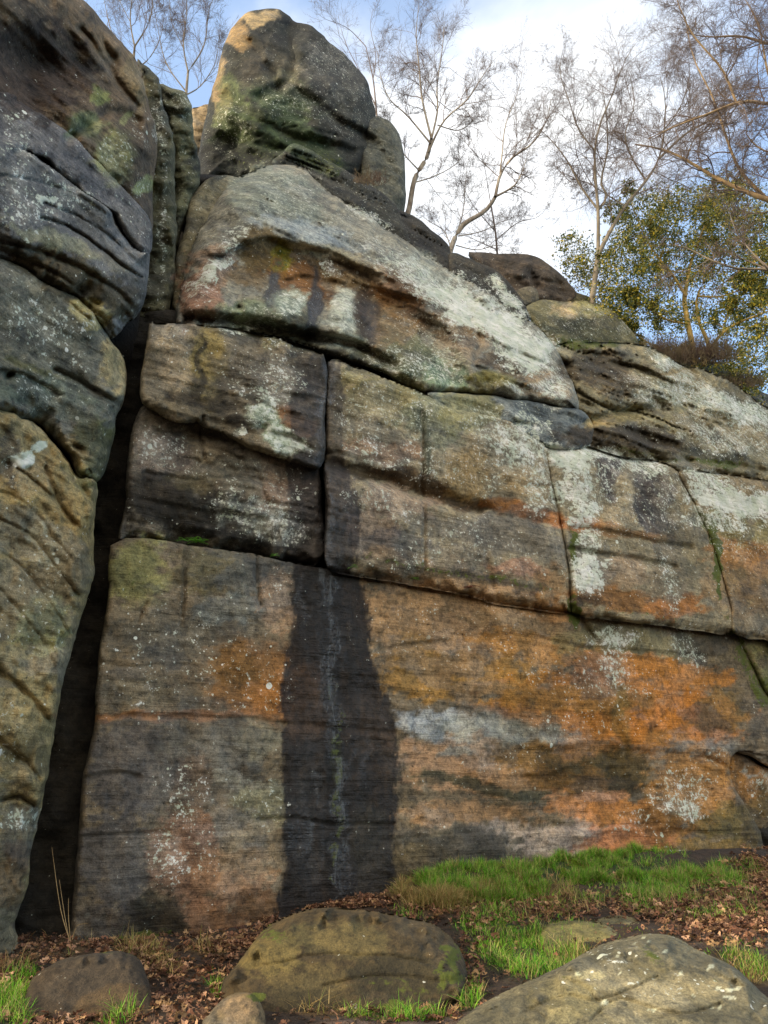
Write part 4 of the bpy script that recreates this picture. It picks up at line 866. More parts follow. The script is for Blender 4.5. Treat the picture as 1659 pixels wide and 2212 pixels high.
rock('rock_ledge', 'dark ledge slab lying behind the crest of the big upper boulder, below the pinnacle',
     [(592, 352), (612, 330), (632, 312), (665, 320), (720, 355), (775, 385), (830, 422), (856, 452), (872, 485), (892, 530), (862, 520), (830, 498), (750, 446), (700, 408), (650, 372)],
     plane(12.55, b=.55, zr=9.0), (58, 57, 50), r=(16, 26, 14), R=(.5, 1.0, .4), thick=4.0, bed=.22, rough=.16, lich=.32, cat='rock ledge', grow=(0,10,4), **KL)
rock('rock_ledge', 'blocky dark ledge right of the slab, halfway down the skyline slope',
     [(858, 456), (890, 466), (930, 495), (962, 525), (974, 555), (972, 580), (945, 578), (908, 556), (884, 535), (866, 500)],
     plane(12.6, b=.55, zr=9.0), (54, 51, 46), r=(14, 20, 10), R=(.4, .6, .4), thick=3.5, bed=.16, rough=.16, lich=.2, cat='rock ledge', grow=(0,10,4), **KL)
rock('rock_ledge', 'longest and lowest dark ledge of the skyline slope, beside the rear boulder',
     [(974, 548), (1005, 554), (1042, 570), (1082, 595), (1112, 630), (1134, 662), (1140, 705), (1112, 696), (1068, 662), (1015, 624), (976, 596)],
     plane(12.7, b=.52, zr=9.0), (62, 57, 48), r=(16, 20, 14), R=(.5, .6, .4), thick=3.5, bed=.14, rough=.15, lich=.2, cat='rock ledge', grow=(0,10,4), **KL)
rock('rock_pinnacle', 'tall rounded pinnacle rock standing highest on the cliff, green below and painted sunlit gold at its top',
     [(452, 215), (468, 155), (488, 90), (512, 46), (548, 22), (595, 19), (622, 34), (636, 48), (670, 56), (715, 93), (760, 130), (790, 170), (805, 210), (813, 260), (812, 310), (798, 345), (782, 385), (740, 420), (600, 430), (480, 400), (432, 396), (430, 330), (440, 275)],
     plane(18.4, k=.35, b=.15, zr=14.0), (50, 51, 46), r=(170, 90, 150), R=(2.9, 2.9, 2.7), thick=4.5, rb=170, bed=.07, rough=.15, big=.45, lich=.2, jag=3.5, freq=.9, mat=ROCK_MID, cat='pinnacle rock')
rock('back_rock', 'dark rock peeping out behind the right side of the pinnacle',
     [(790, 280), (812, 252), (826, 257), (842, 266), (862, 292), (869, 330), (873, 370), (875, 412), (869, 452), (850, 450), (800, 410), (780, 380)],
     plane(19.4, b=.1, zr=14.0), (88, 88, 80), r=(40, 20, 34), R=(.9, .4, .8), thick=3.0, bed=.08, rough=.2, lich=.25, cat='rock', grow=(2, 16, 2))
rock('back_rock', 'small pale rock seen in the gap left of the pinnacle',
     [(414, 240), (430, 232), (452, 226), (470, 240), (470, 330), (440, 345), (424, 320), (417, 290)],
     plane(22, k=.3, b=.1, zr=14.0), (150, 132, 108), r=(20, 10, 10), R=(.5, .3, .3), thick=2.5, bed=.06, lich=.15, cat='rock', grow=(2, 16, 2))
rock('back_rock', 'small mottled rock tucked in the gully left of the big upper boulder',
     [(398, 500), (413, 430), (446, 392), (480, 380), (520, 392), (520, 450), (470, 540), (430, 600), (400, 650), (376, 650), (378, 580)],
     plane(13.6, k=.565, b=.3, zr=9.0), (98, 92, 74), r=(22, 16, 18), R=(.5, .4, .4), thick=3.0, bed=.08, rough=.15, lich=.3, cat='rock', grow=(2, 16, 2))
rock('back_rock', 'dark hollowed boulder on the skyline behind the flat cap slab',
     [(1012, 552), (1030, 545), (1070, 547), (1120, 549), (1160, 555), (1198, 580), (1227, 610), (1244, 640), (1200, 660), (1110, 665), (1060, 620)],
     plane(19.5, k=.2, b=.2, zr=12.0), (84, 74, 66), r=(34, 20, 26), R=(.9, .4, .7), thick=4.0, bed=.10, rough=.26, lich=.12, honey=.15, cat='boulder')
rock('small_boulder', 'smallest rounded rock wedged between the ledge and the flat cap slab',
     [(1118, 630), (1134, 621), (1152, 620), (1162, 634), (1163, 652), (1134, 660), (1120, 650)],
     plane(15.6, b=.4, zr=11.0), (96, 88, 72), r=(16, 12, 14), R=(.3, .2, .3), thick=1.2, rb=20, bed=.03, rough=.05, lich=.1, cat='boulder')
rock('cap_slab', 'thin flat slab lying on the dome beneath the forked sapling',
     [(1160, 640), (1172, 630), (1200, 626), (1255, 634), (1290, 648), (1272, 655), (1230, 656), (1180, 652)],
     plane(15.6, b=.5, zr=11.0), (112, 104, 78), r=(10, 8, 10), R=(.3, .2, .3), thick=2.0, rb=25, bed=.05, rough=.06, lich=.15, cat='rock slab')
rock('dome_rock', 'low domed rock with a peeling tan flake, under the flat slab',
     [(1134, 668), (1150, 655), (1172, 648), (1210, 651), (1282, 652), (1322, 670), (1352, 700), (1378, 745), (1330, 756), (1245, 752), (1197, 758), (1176, 728), (1150, 700)],
     plane(15.0, b=.45, zr=11.0), (102, 96, 70), r=(44, 34, 40), R=(.9, .8, .8), thick=3.0, rb=70, bed=.05, rough=.08, lich=.22, cat='boulder')
rock('rock_ridge', 'low mossy ridge of rock behind the top of the right-hand mass',
     [(1430, 765), (1465, 768), (1500, 776), (1560, 784), (1590, 800), (1606, 826), (1650, 850), (1730, 890), (1730, 960), (1500, 860)],
     plane(15.4, b=.5, zr=10.0), (78, 76, 58), r=(14, 10, 10), R=(.4, .3, .3), thick=3.0, bed=.12, rough=.12, lich=.2, moss=.25, cat='rock', grow=(2, 16, 2))
rock('side_mass', 'broad layered sandstone mass at the right edge above the wall, with wind-worn hollows',
     [(1196, 756), (1215, 742), (1250, 737), (1330, 739), (1380, 744), (1430, 761), (1465, 784), (1530, 800), (1585, 830), (1630, 862), (1665, 884), (1730, 912), (1730, 1046), (1659, 1026), (1610, 1012), (1545, 1010), (1450, 1004), (1420, 990), (1330, 980), (1272, 957), (1276, 911), (1252, 880), (1245, 841), (1225, 794)],
     plane(12.2, b=.45, zr=8.0), (112, 104, 82), r=(46, 46, 20), R=(.9, 1.0, .5), thick=5.0, rb=120, bed=.16, rough=.20, big=.28, lich=.25, jag=2.5, honey=.12, cat='rock mass', grow=(0, 20, 4))
# left-hand masses, running towards the camera
LF = dict(group='layered rock masses on the left of the gully')
KL_ = 1.69
def la_extra(X, Y, W):
    return 0.6 * sstep(330, 120, Y) * sstep(120, 300, X)
rock('overhang_rock', 'topmost left-hand rock mass with a big dark hollow and yellow-green lichen patches',
     [(-300, -70), (60, -60), (168, -4), (225, 55), (270, 105), (300, 142), (312, 185), (326, 240), (340, 300), (336, 360), (330, 425), (328, 500), (300, 490), (280, 452), (225, 392), (170, 334), (115, 296), (45, 262), (-300, 235)],
     plane(15.6, KL_, b=.05, zr=8.0), (94, 80, 66), r=(60, 30, 44), R=(1.0, .3, 1.1), thick=4.0, rb=140, bed=.07, rough=.16, big=.3, lich=.12, jag=2.5, extra=la_extra, cat='rock mass', grow=(8, 0, 0), **LF)
rock('layered_rock', 'thin purple-grey slab on the left, directly below the hollowed overhang',
     [(-300, 190), (0, 207), (45, 226), (115, 272), (170, 312), (225, 368), (280, 428), (322, 475), (329, 520), (322, 548), (300, 545), (262, 500), (240, 456), (200, 428), (125, 374), (60, 328), (-300, 290)],
     plane(15.2, KL_, b=.05, zr=6.0), (90, 88, 91), r=(14, 14, 16), R=(.35, .4, .5), thick=2.5, bed=.08, rough=.08, lich=.30, cat='rock slab', grow=(10, 4, 0), **LF)
rock('layered_rock', 'thick jutting grey slab on the left with white lichen dots and brown underside',
     [(-300, 292), (0, 308), (60, 333), (125, 379), (200, 433), (240, 462), (262, 506), (298, 548), (322, 554), (321, 590), (315, 625), (306, 668), (275, 698), (240, 730), (212, 700), (168, 655), (100, 622), (0, 572), (-300, 550)],
     plane(15.1, KL_, b=.02, zr=6.0), (93, 92, 94), r=(10, 100, 40), R=(.25, 1.1, .7), thick=3.0, rb=120, bed=.09, rough=.08, big=.15, lich=.2, mat=ROCK_MID, cat='rock slab', grow=(10, 4, 0), **LF)
rock('layered_rock', 'rounded grey-green layer on the left with a worn yellowish nose beside the gully',
     [(-300, 545), (0, 568), (100, 620), (165, 650), (208, 688), (236, 738), (266, 781), (273, 821), (264, 876), (251, 905), (241, 971), (216, 1034), (172, 1034), (152, 991), (120, 952), (100, 930), (45, 905), (-300, 875)],
     plane(15.0, KL_, b=.0), (96, 94, 84), r=(30, 60, 34), R=(.6, .9, .7), thick=3.0, rb=100, bed=.11, rough=.13, big=.2, lich=.22, cat='rock slab', grow=(10, 4, 0), **LF)
rock('buttress_rock', 'tall yellowish lowest mass at the left edge, scored by slanting ridges, with two white blotches',
     [(-300, 860), (0, 890), (45, 908), (92, 934), (116, 962), (148, 1000), (170, 1036), (206, 1045), (208, 1090), (204, 1141), (201, 1256), (190, 1291), (166, 1366), (150, 1431), (140, 1459), (120, 1574), (105, 1654), (90, 1744), (66, 1844), (60, 1909), (34, 1990), (10, 2080), (-300, 2110)],
     plane(14.9, KL_, b=-.02), (126, 112, 80), r=(30, 20, 34), R=(.5, .3, .8), thick=3.0, rb=100, bed=.11, rough=.26, big=.2, lich=.14, tilt=.5, jag=3.0, honey=.08, cat='rock mass', grow=(8, 0, 0), **LF)
rock('gully_pillar', 'narrow fluted rock pillar with pale lichen streaks lining the left side of the dark gully',
     [(298, 135), (315, 144), (340, 165), (347, 190), (352, 230), (366, 270), (376, 300), (379, 400), (381, 500), (377, 615), (362, 680), (330, 702), (308, 760), (290, 860), (268, 960), (250, 1060), (232, 1130), (206, 1250), (180, 1330), (150, 1480), (120, 1640), (90, 1800), (66, 1960), (40, 2060), (20, 2050), (60, 1800), (100, 1500), (150, 1300), (180, 1100), (215, 900), (240, 700), (280, 500), (300, 300)],
     plane(11.9, .2, b=.0), (80, 78, 60), r=(16, 16, 26), R=(.4, .3, .8), thick=3.0, rb=40, bed=.12, rough=.32, big=.4, lich=.3, jag=5, honey=.2, cat='rock pillar')
rock('gully_pillar', 'stubby dark rock pillar closing the head of the gully under the birches',
     [(344, 182), (370, 190), (395, 195), (414, 228), (418, 285), (433, 350), (430, 398), (402, 470), (386, 520), (376, 640), (362, 640), (366, 480), (368, 300), (350, 230)],
     plane(13.6, .3, b=.05, zr=10.0), (84, 84, 64), r=(22, 16, 22), R=(.6, .4, .7), thick=3.0, rb=40, bed=.12, rough=.32, lich=.3, jag=5, honey=.2, cat='rock pillar')
# boulders and stones on the ground
rock('boulder', 'large smooth olive-brown boulder at the foot of the wet streak',
     [(448, 2180), (472, 2134), (522, 2070), (568, 2008), (604, 1984), (660, 1966), (730, 1960), (800, 1967), (880, 1982), (930, 1994), (970, 2019), (996, 2054), (1008, 2099), (1004, 2150), (940, 2215), (800, 2240), (600, 2240), (480, 2220)],
     plane(7.05, 0, b=1.2), (72, 60, 40), r=(60, 20, 60), R=(.7, .1, .45), thick=1.6, rb=120, bed=.01, rough=.05, big=.08, jag=2.2, mat=ROCK_SMOOTH, cat='boulder', lich=.0)
rock('boulder', 'low dark boulder in the lower left corner, half sunk in dead leaves',
     [(40, 2190), (66, 2120), (104, 2088), (150, 2068), (205, 2060), (262, 2054), (298, 2072), (316, 2106), (334, 2180), (340, 2260), (180, 2270), (30, 2260)],
     plane(6.9, 0, b=1.4), (70, 55, 36), r=(30, 14, 30), R=(.4, .1, .3), thick=1.2, rb=70, bed=.01, rough=.04, big=.07, jag=2.6, mat=ROCK_SMOOTH, cat='boulder')
rock('boulder', 'small pinkish-tan stone in front of the large olive boulder',
     [(436, 2210), (456, 2185), (480, 2160), (515, 2144), (550, 2149), (568, 2177), (574, 2210), (560, 2240), (450, 2240)],
     plane(6.35, 0, b=1.2), (100, 86, 64), r=(30, 8, 30), R=(.25, .05, .2), thick=.5, rb=40, bed=.004, rough=.02, big=.03, jag=1.0, mat=ROCK_SMOOTH, cat='boulder')
rock('boulder', 'broad pale boulder filling the lower right corner, dotted with white lichen discs',
     [(900, 2330), (960, 2240), (1010, 2190), (1060, 2158), (1130, 2124), (1210, 2088), (1280, 2049), (1335, 2029), (1405, 2017), (1460, 2024), (1500, 2048), (1540, 2067), (1590, 2092), (1630, 2129), (1680, 2175), (1740, 2220), (1760, 2360), (1300, 2380)],
     plane(4.9, 0, b=2.4), (90, 85, 69), r=(60, 14, 50), R=(.5, .05, .4), thick=1.2, rb=120, bed=.012, rough=.06, big=.10, jag=1.2, mat=ROCK_SMOOTH, cat='boulder', lich=.2, freq=1.5)
STN = dict(group='flat stones half buried in the grass bank')
rock('half_buried_stone', 'largest half-buried flat stone, between the green grass tuft and the pale boulder',
     [(1168, 2030), (1180, 1998), (1230, 1988), (1300, 1994), (1340, 2020), (1352, 2060), (1280, 2075), (1190, 2070)],
     plane(8.2, 0, b=3.0), (98, 92, 58), r=(20, 8, 20), R=(.2, .05, .1), thick=.5, rb=30, bed=.004, rough=.03, big=.03, jag=1.5, mat=ROCK_SMOOTH, cat='stone', moss=.25, **STN)
rock('half_buried_stone', 'half-buried olive stone touching the tip of the pale boulder',
     [(1276, 2004), (1300, 1982), (1350, 1978), (1384, 1992), (1400, 2030), (1350, 2036), (1290, 2030)],
     plane(8.7, 0, b=3.0), (108, 98, 60), r=(18, 8, 18), R=(.2, .05, .1), thick=.5, rb=30, bed=.004, rough=.03, big=.03, jag=1.5, mat=ROCK_SMOOTH, cat='stone', moss=.2, **STN)
rock('half_buried_stone', 'flat beige stone higher on the bank, under the orange foot of the wall',
     [(1448, 1908), (1470, 1896), (1510, 1900), (1550, 1920), (1574, 1944), (1560, 1960), (1510, 1956), (1470, 1934)],
     plane(12.2, .2, b=4.0), (116, 108, 76), r=(14, 8, 14), R=(.2, .05, .1), thick=.5, rb=20, bed=.004, rough=.03, big=.03, jag=1.5, mat=ROCK_SMOOTH, cat='stone', moss=.15, **STN)
rock('half_buried_stone', 'small rounded stone at the right edge among the red-brown leaves',
     [(1642, 1945), (1650, 1922), (1670, 1912), (1700, 1920), (1710, 1950), (1680, 1966), (1652, 1962)],
     plane(11.0, .1, b=1.5), (110, 98, 74), r=(16, 8, 16), R=(.2, .05, .1), thick=.5, rb=20, bed=.004, rough=.03, big=.03, jag=1.2, mat=ROCK_SMOOTH, cat='stone', **STN)

# ------------------------------------------------------------------ the rock mass behind the blocks, coloured dark as joint shade, and the ground
core = rock('bedrock', 'rock deep inside the joints of the cliff, coloured dark for the shade there',
     [(10, 2120), (20, 1900), (90, 1500), (180, 1100), (260, 760), (310, 680), (390, 670), (640, 720), (800, 790), (900, 830), (1100, 850), (1250, 870), (1300, 930), (1450, 980), (1640, 1010), (1760, 1030), (1760, 1990), (1300, 2010), (850, 2110), (300, 2180)],
     plane(12.35, b=.14, zr=3.0), (46, 41, 33), r=(60, 60, 60), R=(.3, .3, .3), thick=4.0, rb=100, step=7.0, feat=False, bed=.10, rough=.25, kind='structure')
side_core = rock('bedrock', 'rock behind the left-hand masses, coloured dark for the shade there',
     [(-330, -40), (60, 30), (200, 120), (270, 240), (320, 400), (315, 600), (262, 900), (200, 1200), (150, 1500), (120, 1750), (90, 2040), (-330, 2120)],
     plane(17.5, 1.69), (40, 36, 30), r=(60, 60, 60), R=(.3, .3, .3), thick=4.0, rb=100, step=9.0, feat=False, bed=.08, kind='structure')

rock('bedrock', 'rock closing the head of the gully, coloured dark for the shade there', [(350, 420), (420, 380), (520, 400), (540, 560), (460, 720), (330, 740), (340, 560)],
     plane(15.5, .2), (40, 36, 30), r=(30, 30, 30), R=(.3, .3, .3), thick=2.0, rb=60, step=8.0, feat=False, bed=.08, kind='structure')

def gz(x, y):
    x = np.asarray(x, float); y = np.asarray(y, float)
    sh = x.shape
    x1, y1 = x.ravel(), y.ravel()
    base = 0.30 * sstep(6.5, 11.5, y1) * sstep(-3.2, 0.6, x1) + 0.10 * sstep(0, 4, x1) * sstep(6, 9, y1) + 0.10 * sstep(-1.0, -4.5, x1)
    bank = 0.34 * np.exp(-((y1 - (11.0 + 0.565 * x1)) / 0.9) ** 2) * sstep(-1.0, 1.0, x1)
    pt = np.stack([x1, y1, np.zeros_like(x1)], 1)
    n = 0.05 * fbm(pt * 0.8, 3, 201) + 0.018 * fbm(pt * 5, 3, 207)
    far = sstep(30, 200, np.hypot(x1, y1))
    return (base + bank + n - far * 0.2).reshape(sh)

def stretch(n, near, far, c):
    t = np.linspace(-1, 1, n)
    return c + np.sign(t) * (np.abs(t) * near + np.abs(t) ** 7 * (far - near))

def pix(x, y, z):
    """where a world point lies in the traced 1659 x 2212 frame"""
    s, c = math.sin(PITCH), math.cos(PITCH)
    zz = z - CAM_Z
    f = y * c + zz * s
    u = -y * s + zz * c
    return CX + FPX * x / f, CY - FPX * u / f

gxs = stretch(300, 8.5, 700, 1.0)
gys = stretch(300, 7.5, 700, 9.0)
GX, GY = np.meshgrid(gxs, gys)
GZ = gz(GX, GY)
ny, nx = GX.shape
ii, jj = np.meshgrid(np.arange(ny - 1), np.arange(nx - 1), indexing='ij')
gq = np.stack([ii * nx + jj, ii * nx + jj + 1, (ii + 1) * nx + jj + 1, (ii + 1) * nx + jj], -1).reshape(-1, 4)
gv = np.stack([GX, GY, GZ], -1).reshape(-1, 3)

def ell(X, Y, cx, cy, rx, ry, ang=0, soft=0.5):
    return blob_mask(X, Y, 0, 0, 0, cx, cy, rx, ry, ang, soft)
# patches of growth, traced in the same frame and laid on the ground
GREEN = [(1440, 1872, 100, 12, 2), (1500, 1882, 130, 9, 2), (1180, 1862, 120, 10, -6), (1130, 1890, 110, 22, -8), (1290, 1868, 90, 24, -6), (1180, 1880, 60, 24, 0), (1150, 2055, 112, 56, 5), (1060, 2000, 70, 26, 0), (1230, 2010, 60, 14, 0), (1450, 1930, 60, 26, 10), (1540, 1905, 70, 16, 8), (1395, 1880, 50, 14, 10), (1620, 2085, 60, 26, 20),
         (20, 2170, 55, 60, 0), (50, 2110, 30, 20, 0), (860, 2195, 110, 12, 0), (240, 2190, 50, 40, 0), (470, 2140, 14, 20, 0), (1010, 2150, 30, 30, 0), (1380, 1945, 40, 26, 0), (960, 1905, 60, 14, 0)]
DRY = [(460, 2050, 60, 14, 0), (350, 2080, 50, 20, 30), (700, 2185, 60, 8, 0), (940, 1930, 100, 40, 6), (1060, 1925, 80, 34, 0), (1180, 1930, 70, 20, 0), (890, 1900, 40, 20, 0), (310, 2060, 60, 26, 20), (140, 2040, 50, 26, 0), (1230, 2080, 50, 30, 0), (30, 2100, 34, 40, 0), (1620, 2110, 50, 16, 10)]
PATHP = [(1180, 2200, 160, 20, -10), (900, 2206, 160, 16, 0), (1600, 2030, 110, 20, 2), (760, 2206, 60, 10, 0)]
def pmask(X, Y, L):
    m = np.zeros(np.shape(X))
    for (cx, cy, rx, ry, a) in L:
        m = np.maximum(m, ell(X, Y, cx, cy, rx, ry, a))
    return m
infr = gv[:, 1] > 2
PX, PY = np.full(len(gv), -9999.0), np.full(len(gv), -9999.0)
PX[infr], PY[infr] = pix(gv[infr, 0], gv[infr, 1], gv[infr, 2])
gC = np.ones((len(gv), 4)); gC[:, :3] = lin((72, 58, 44))
for L_, c_ in ((DRY, (120, 98, 60)), (GREEN, (58, 78, 26)), (PATHP, (118, 104, 96))):
    k_ = pmask(PX, PY, L_)[:, None]
    gC[:, :3] = gC[:, :3] * (1 - k_) + lin(c_) * k_
def ground_mat():
    m, n, l, b = new_mat('leaf_mould_soil')
    pos = n.new('ShaderNodeNewGeometry').outputs['Position']
    a = n.new('ShaderNodeAttribute'); a.attribute_name = 'surface_tone'
    f1 = N_noise(n, l, pos, 6, 8, 0.65)
    f2 = N_noise(n, l, pos, 45, 5, 0.7)
    c = N_mix(n, l, N_map(n, l, f1, 0.3, 0.7), N_mix(n, l, 1.0, a.outputs['Color'], (0.55, 0.52, 0.5), 'MULTIPLY'), N_mix(n, l, 1.0, a.outputs['Color'], (1.5, 1.4, 1.3), 'MULTIPLY'))
    c = N_mix(n, l, N_map(n, l, f2, 0.35, 0.65), N_mix(n, l, 1.0, c, (0.5, 0.5, 0.5), 'MULTIPLY'), c)
    l.new(c, b.inputs['Base Color'])
    b.inputs['Roughness'].default_value = 0.95
    bp = n.new('ShaderNodeBump'); bp.inputs['Distance'].default_value = 0.12
    l.new(N_math(n, l, 'ADD', f1, N_math(n, l, 'MULTIPLY', f2, 0.5)), bp.inputs['Height'])
    l.new(bp.outputs[0], b.inputs['Normal'])
    return m
make_mesh('ground', gv, gq, ground_mat(), True, {'surface_tone': gC}, loc=(0, 0, 0))['kind'] = 'structure'

# the wooded plateau behind the top of the cliff
hx = np.linspace(-60, 90, 60); hy = np.linspace(0, 90, 40)
HX, HY = np.meshgrid(hx, hy)
hyy = HY + 17.5 + 0.565 * HX.clip(-20, 40)
hz = 13.2 - 0.16 * HX.clip(-5, 20) + 0.4 * fbm(np.stack([HX.ravel() * .2, HY.ravel() * .2, HX.ravel() * 0], 1), 3, 5).reshape(HX.shape) - 14.5 * (HY < 1)
hv = np.stack([HX, hyy, hz], -1).reshape(-1, 3)
nyh, nxh = HX.shape
ii, jj = np.meshgrid(np.arange(nyh - 1), np.arange(nxh - 1), indexing='ij')
hq = np.stack([ii * nxh + jj, ii * nxh + jj + 1, (ii + 1) * nxh + jj + 1, (ii + 1) * nxh + jj], -1).reshape(-1, 4)
HILLM = simple_mat('heath_soil', (0.03, 0.03, 0.015), (0.08, 0.06, 0.03), 3, 0.95, 0.1)
make_mesh('hilltop', hv, hq, HILLM, True, loc=(0, 0, 0))['kind'] = 'structure'

# ------------------------------------------------------------------ grass, leaf litter
def on_ground(px, py):
    """ground point under a traced pixel"""
    d = pray(px, py)
    t = np.full(len(d), 6.0)
    for _ in range(14):
        z = gz(d[:, 0] * t, d[:, 1] * t)
        tn = (z - CAM_Z) / np.minimum(d[:, 2], -0.02)
        t = 0.5 * t + 0.5 * np.clip(tn, 2, 30)
    return np.stack([d[:, 0] * t, d[:, 1] * t, gz(d[:, 0] * t, d[:, 1] * t)], 1)

def area_points(L, dens, clump=0.0):
    """points scattered over the traced patches, density per square metre on the ground"""
    out = []
    for (cx, cy, rx, ry, a) in L:
        ex, ey = cx + np.array([-rx, rx, 0, 0]), cy + np.array([0, 0, -ry, ry])
        g = on_ground(ex, ey)
        wx = np.linalg.norm(g[1] - g[0]); wy = np.linalg.norm(g[3] - g[2])
        n = int(dens * wx * wy * 0.78)
        if n < 1:
            continue
        ang = RNG.uniform(0, 2 * math.pi, n); r = np.sqrt(RNG.uniform(0, 1, n)) * RNG.uniform(0.85, 1.15, n)
        c, s = math.cos(math.radians(a)), math.sin(math.radians(a))
        u, v = r * np.cos(ang) * rx, r * np.sin(ang) * ry
        p = on_ground(cx + u * c - v * s, cy + u * s + v * c)
        out.append(p)
    return np.vstack(out)

def blades(name, base, h, w, cols, lean=0.5, label=None, seed=1, loc=None, curl=0.6):
    r = np.random.default_rng(seed)
    n = len(base)
    az = r.uniform(0, 2 * math.pi, n)
    ln = r.uniform(0.1, 1, n) ** 1.2 * lean
    hh = h * r.uniform(0.35, 1.15, n) * (1 + .75 * fbm(np.stack([base[:, 0] * 3.1, base[:, 1] * 3.1, base[:, 0] * 0], 1), 3, seed)).clip(.3, 1.7)
    dirx, diry = np.cos(az) * ln, np.sin(az) * ln
    wz = az + r.uniform(0.6, 2.5, n)
    wx, wy = np.cos(wz) * w, np.sin(wz) * w
    V = np.zeros((n, 7, 3))
    for k, (t, ww) in enumerate(((0, 1.0), (0.4, 0.85), (0.75, 0.5))):
        cx = base[:, 0] + dirx * hh * (t * t * curl + t * (1 - curl)) * 1.2
        cy = base[:, 1] + diry * hh * (t * t * curl + t * (1 - curl)) * 1.2
        cz = base[:, 2] - 0.01 + hh * t * (1 - 0.35 * ln * t)
        V[:, 2 * k] = np.stack([cx - wx * ww, cy - wy * ww, cz], 1)
        V[:, 2 * k + 1] = np.stack([cx + wx * ww, cy + wy * ww, cz], 1)
    V[:, 6] = np.stack([base[:, 0] + dirx * hh * 1.2, base[:, 1] + diry * hh * 1.2, base[:, 2] + hh * (1 - 0.45 * ln)], 1)
    o = np.arange(n)[:, None] * 7
    q = np.vstack([o + np.array([0, 1, 3, 2]), o + np.array([2, 3, 5, 4])])
    t3 = o + np.array([4, 5, 6])
    ci = r.integers(0, len(cols), n)
    cc = np.array([lin(c) for c in cols])[ci] * r.uniform(0.65, 1.35, n)[:, None]
    C = np.ones((n, 7, 4)); C[:, :, :3] = cc[:, None, :]
    return make_mesh(name, V.reshape(-1, 3), [q, t3], GRASSM, True, {'tint': C.reshape(-1, 4)}, loc=loc)
GRASSM = attr_mat('grass_blade', 0.55, 0.35)
LEAFM = attr_mat('dead_leaf', 0.75, 0.15)
GRC = [(178, 164, 106), (114, 176, 42), (90, 156, 34), (144, 190, 62), (58, 98, 28), (150, 150, 82)]
DRC = [(190, 168, 112), (168, 142, 92), (140, 118, 72), (120, 130, 60)]
gp = area_points(GREEN, 2600)
def clumped(p, sc, lo, seed):
    k = fbm(np.stack([p[:, 0] * sc, p[:, 1] * sc, p[:, 0] * 0], 1), 3, seed)
    return p[k > lo + RNG.normal(0, .12, len(p))]
gp = clumped(gp, 2.2, -.25, 301)
foot = on_ground(RNG.uniform(840, 1640, 9000), RNG.uniform(1850, 1990, 9000))
mossp = clumped(np.vstack([area_points(GREEN + [(1440, 1880, 110, 22, 4)], 3200), on_ground(RNG.uniform(840, 1659, 16000), RNG.uniform(1860, 2130, 16000))]), 1.8, .02, 311)
tag(blades('moss_turf', mossp, 0.035, 0.004, [(112, 156, 36), (88, 128, 30), (140, 160, 48), (118, 106, 48)], 1.6, seed=8, loc=(0, 0, 0)), kind='stuff')
gp = np.vstack([gp, clumped(foot, 1.6, -.05, 303)])
tag(blades('grass', gp, 0.14, 0.0035, GRC, 1.25, seed=3, loc=(0, 0, 0)), kind='stuff')
dp_ = clumped(area_points(DRY, 1100), 2.0, -.1, 305)
foot2 = on_ground(RNG.uniform(840, 1660, 4000), RNG.uniform(1850, 1990, 4000))
dp_ = np.vstack([dp_, clumped(foot2, 1.9, .1, 307)])
tag(blades('dry_grass', dp_, 0.20, 0.0030, DRC, 1.7, seed=4, loc=(0, 0, 0)), kind='stuff')

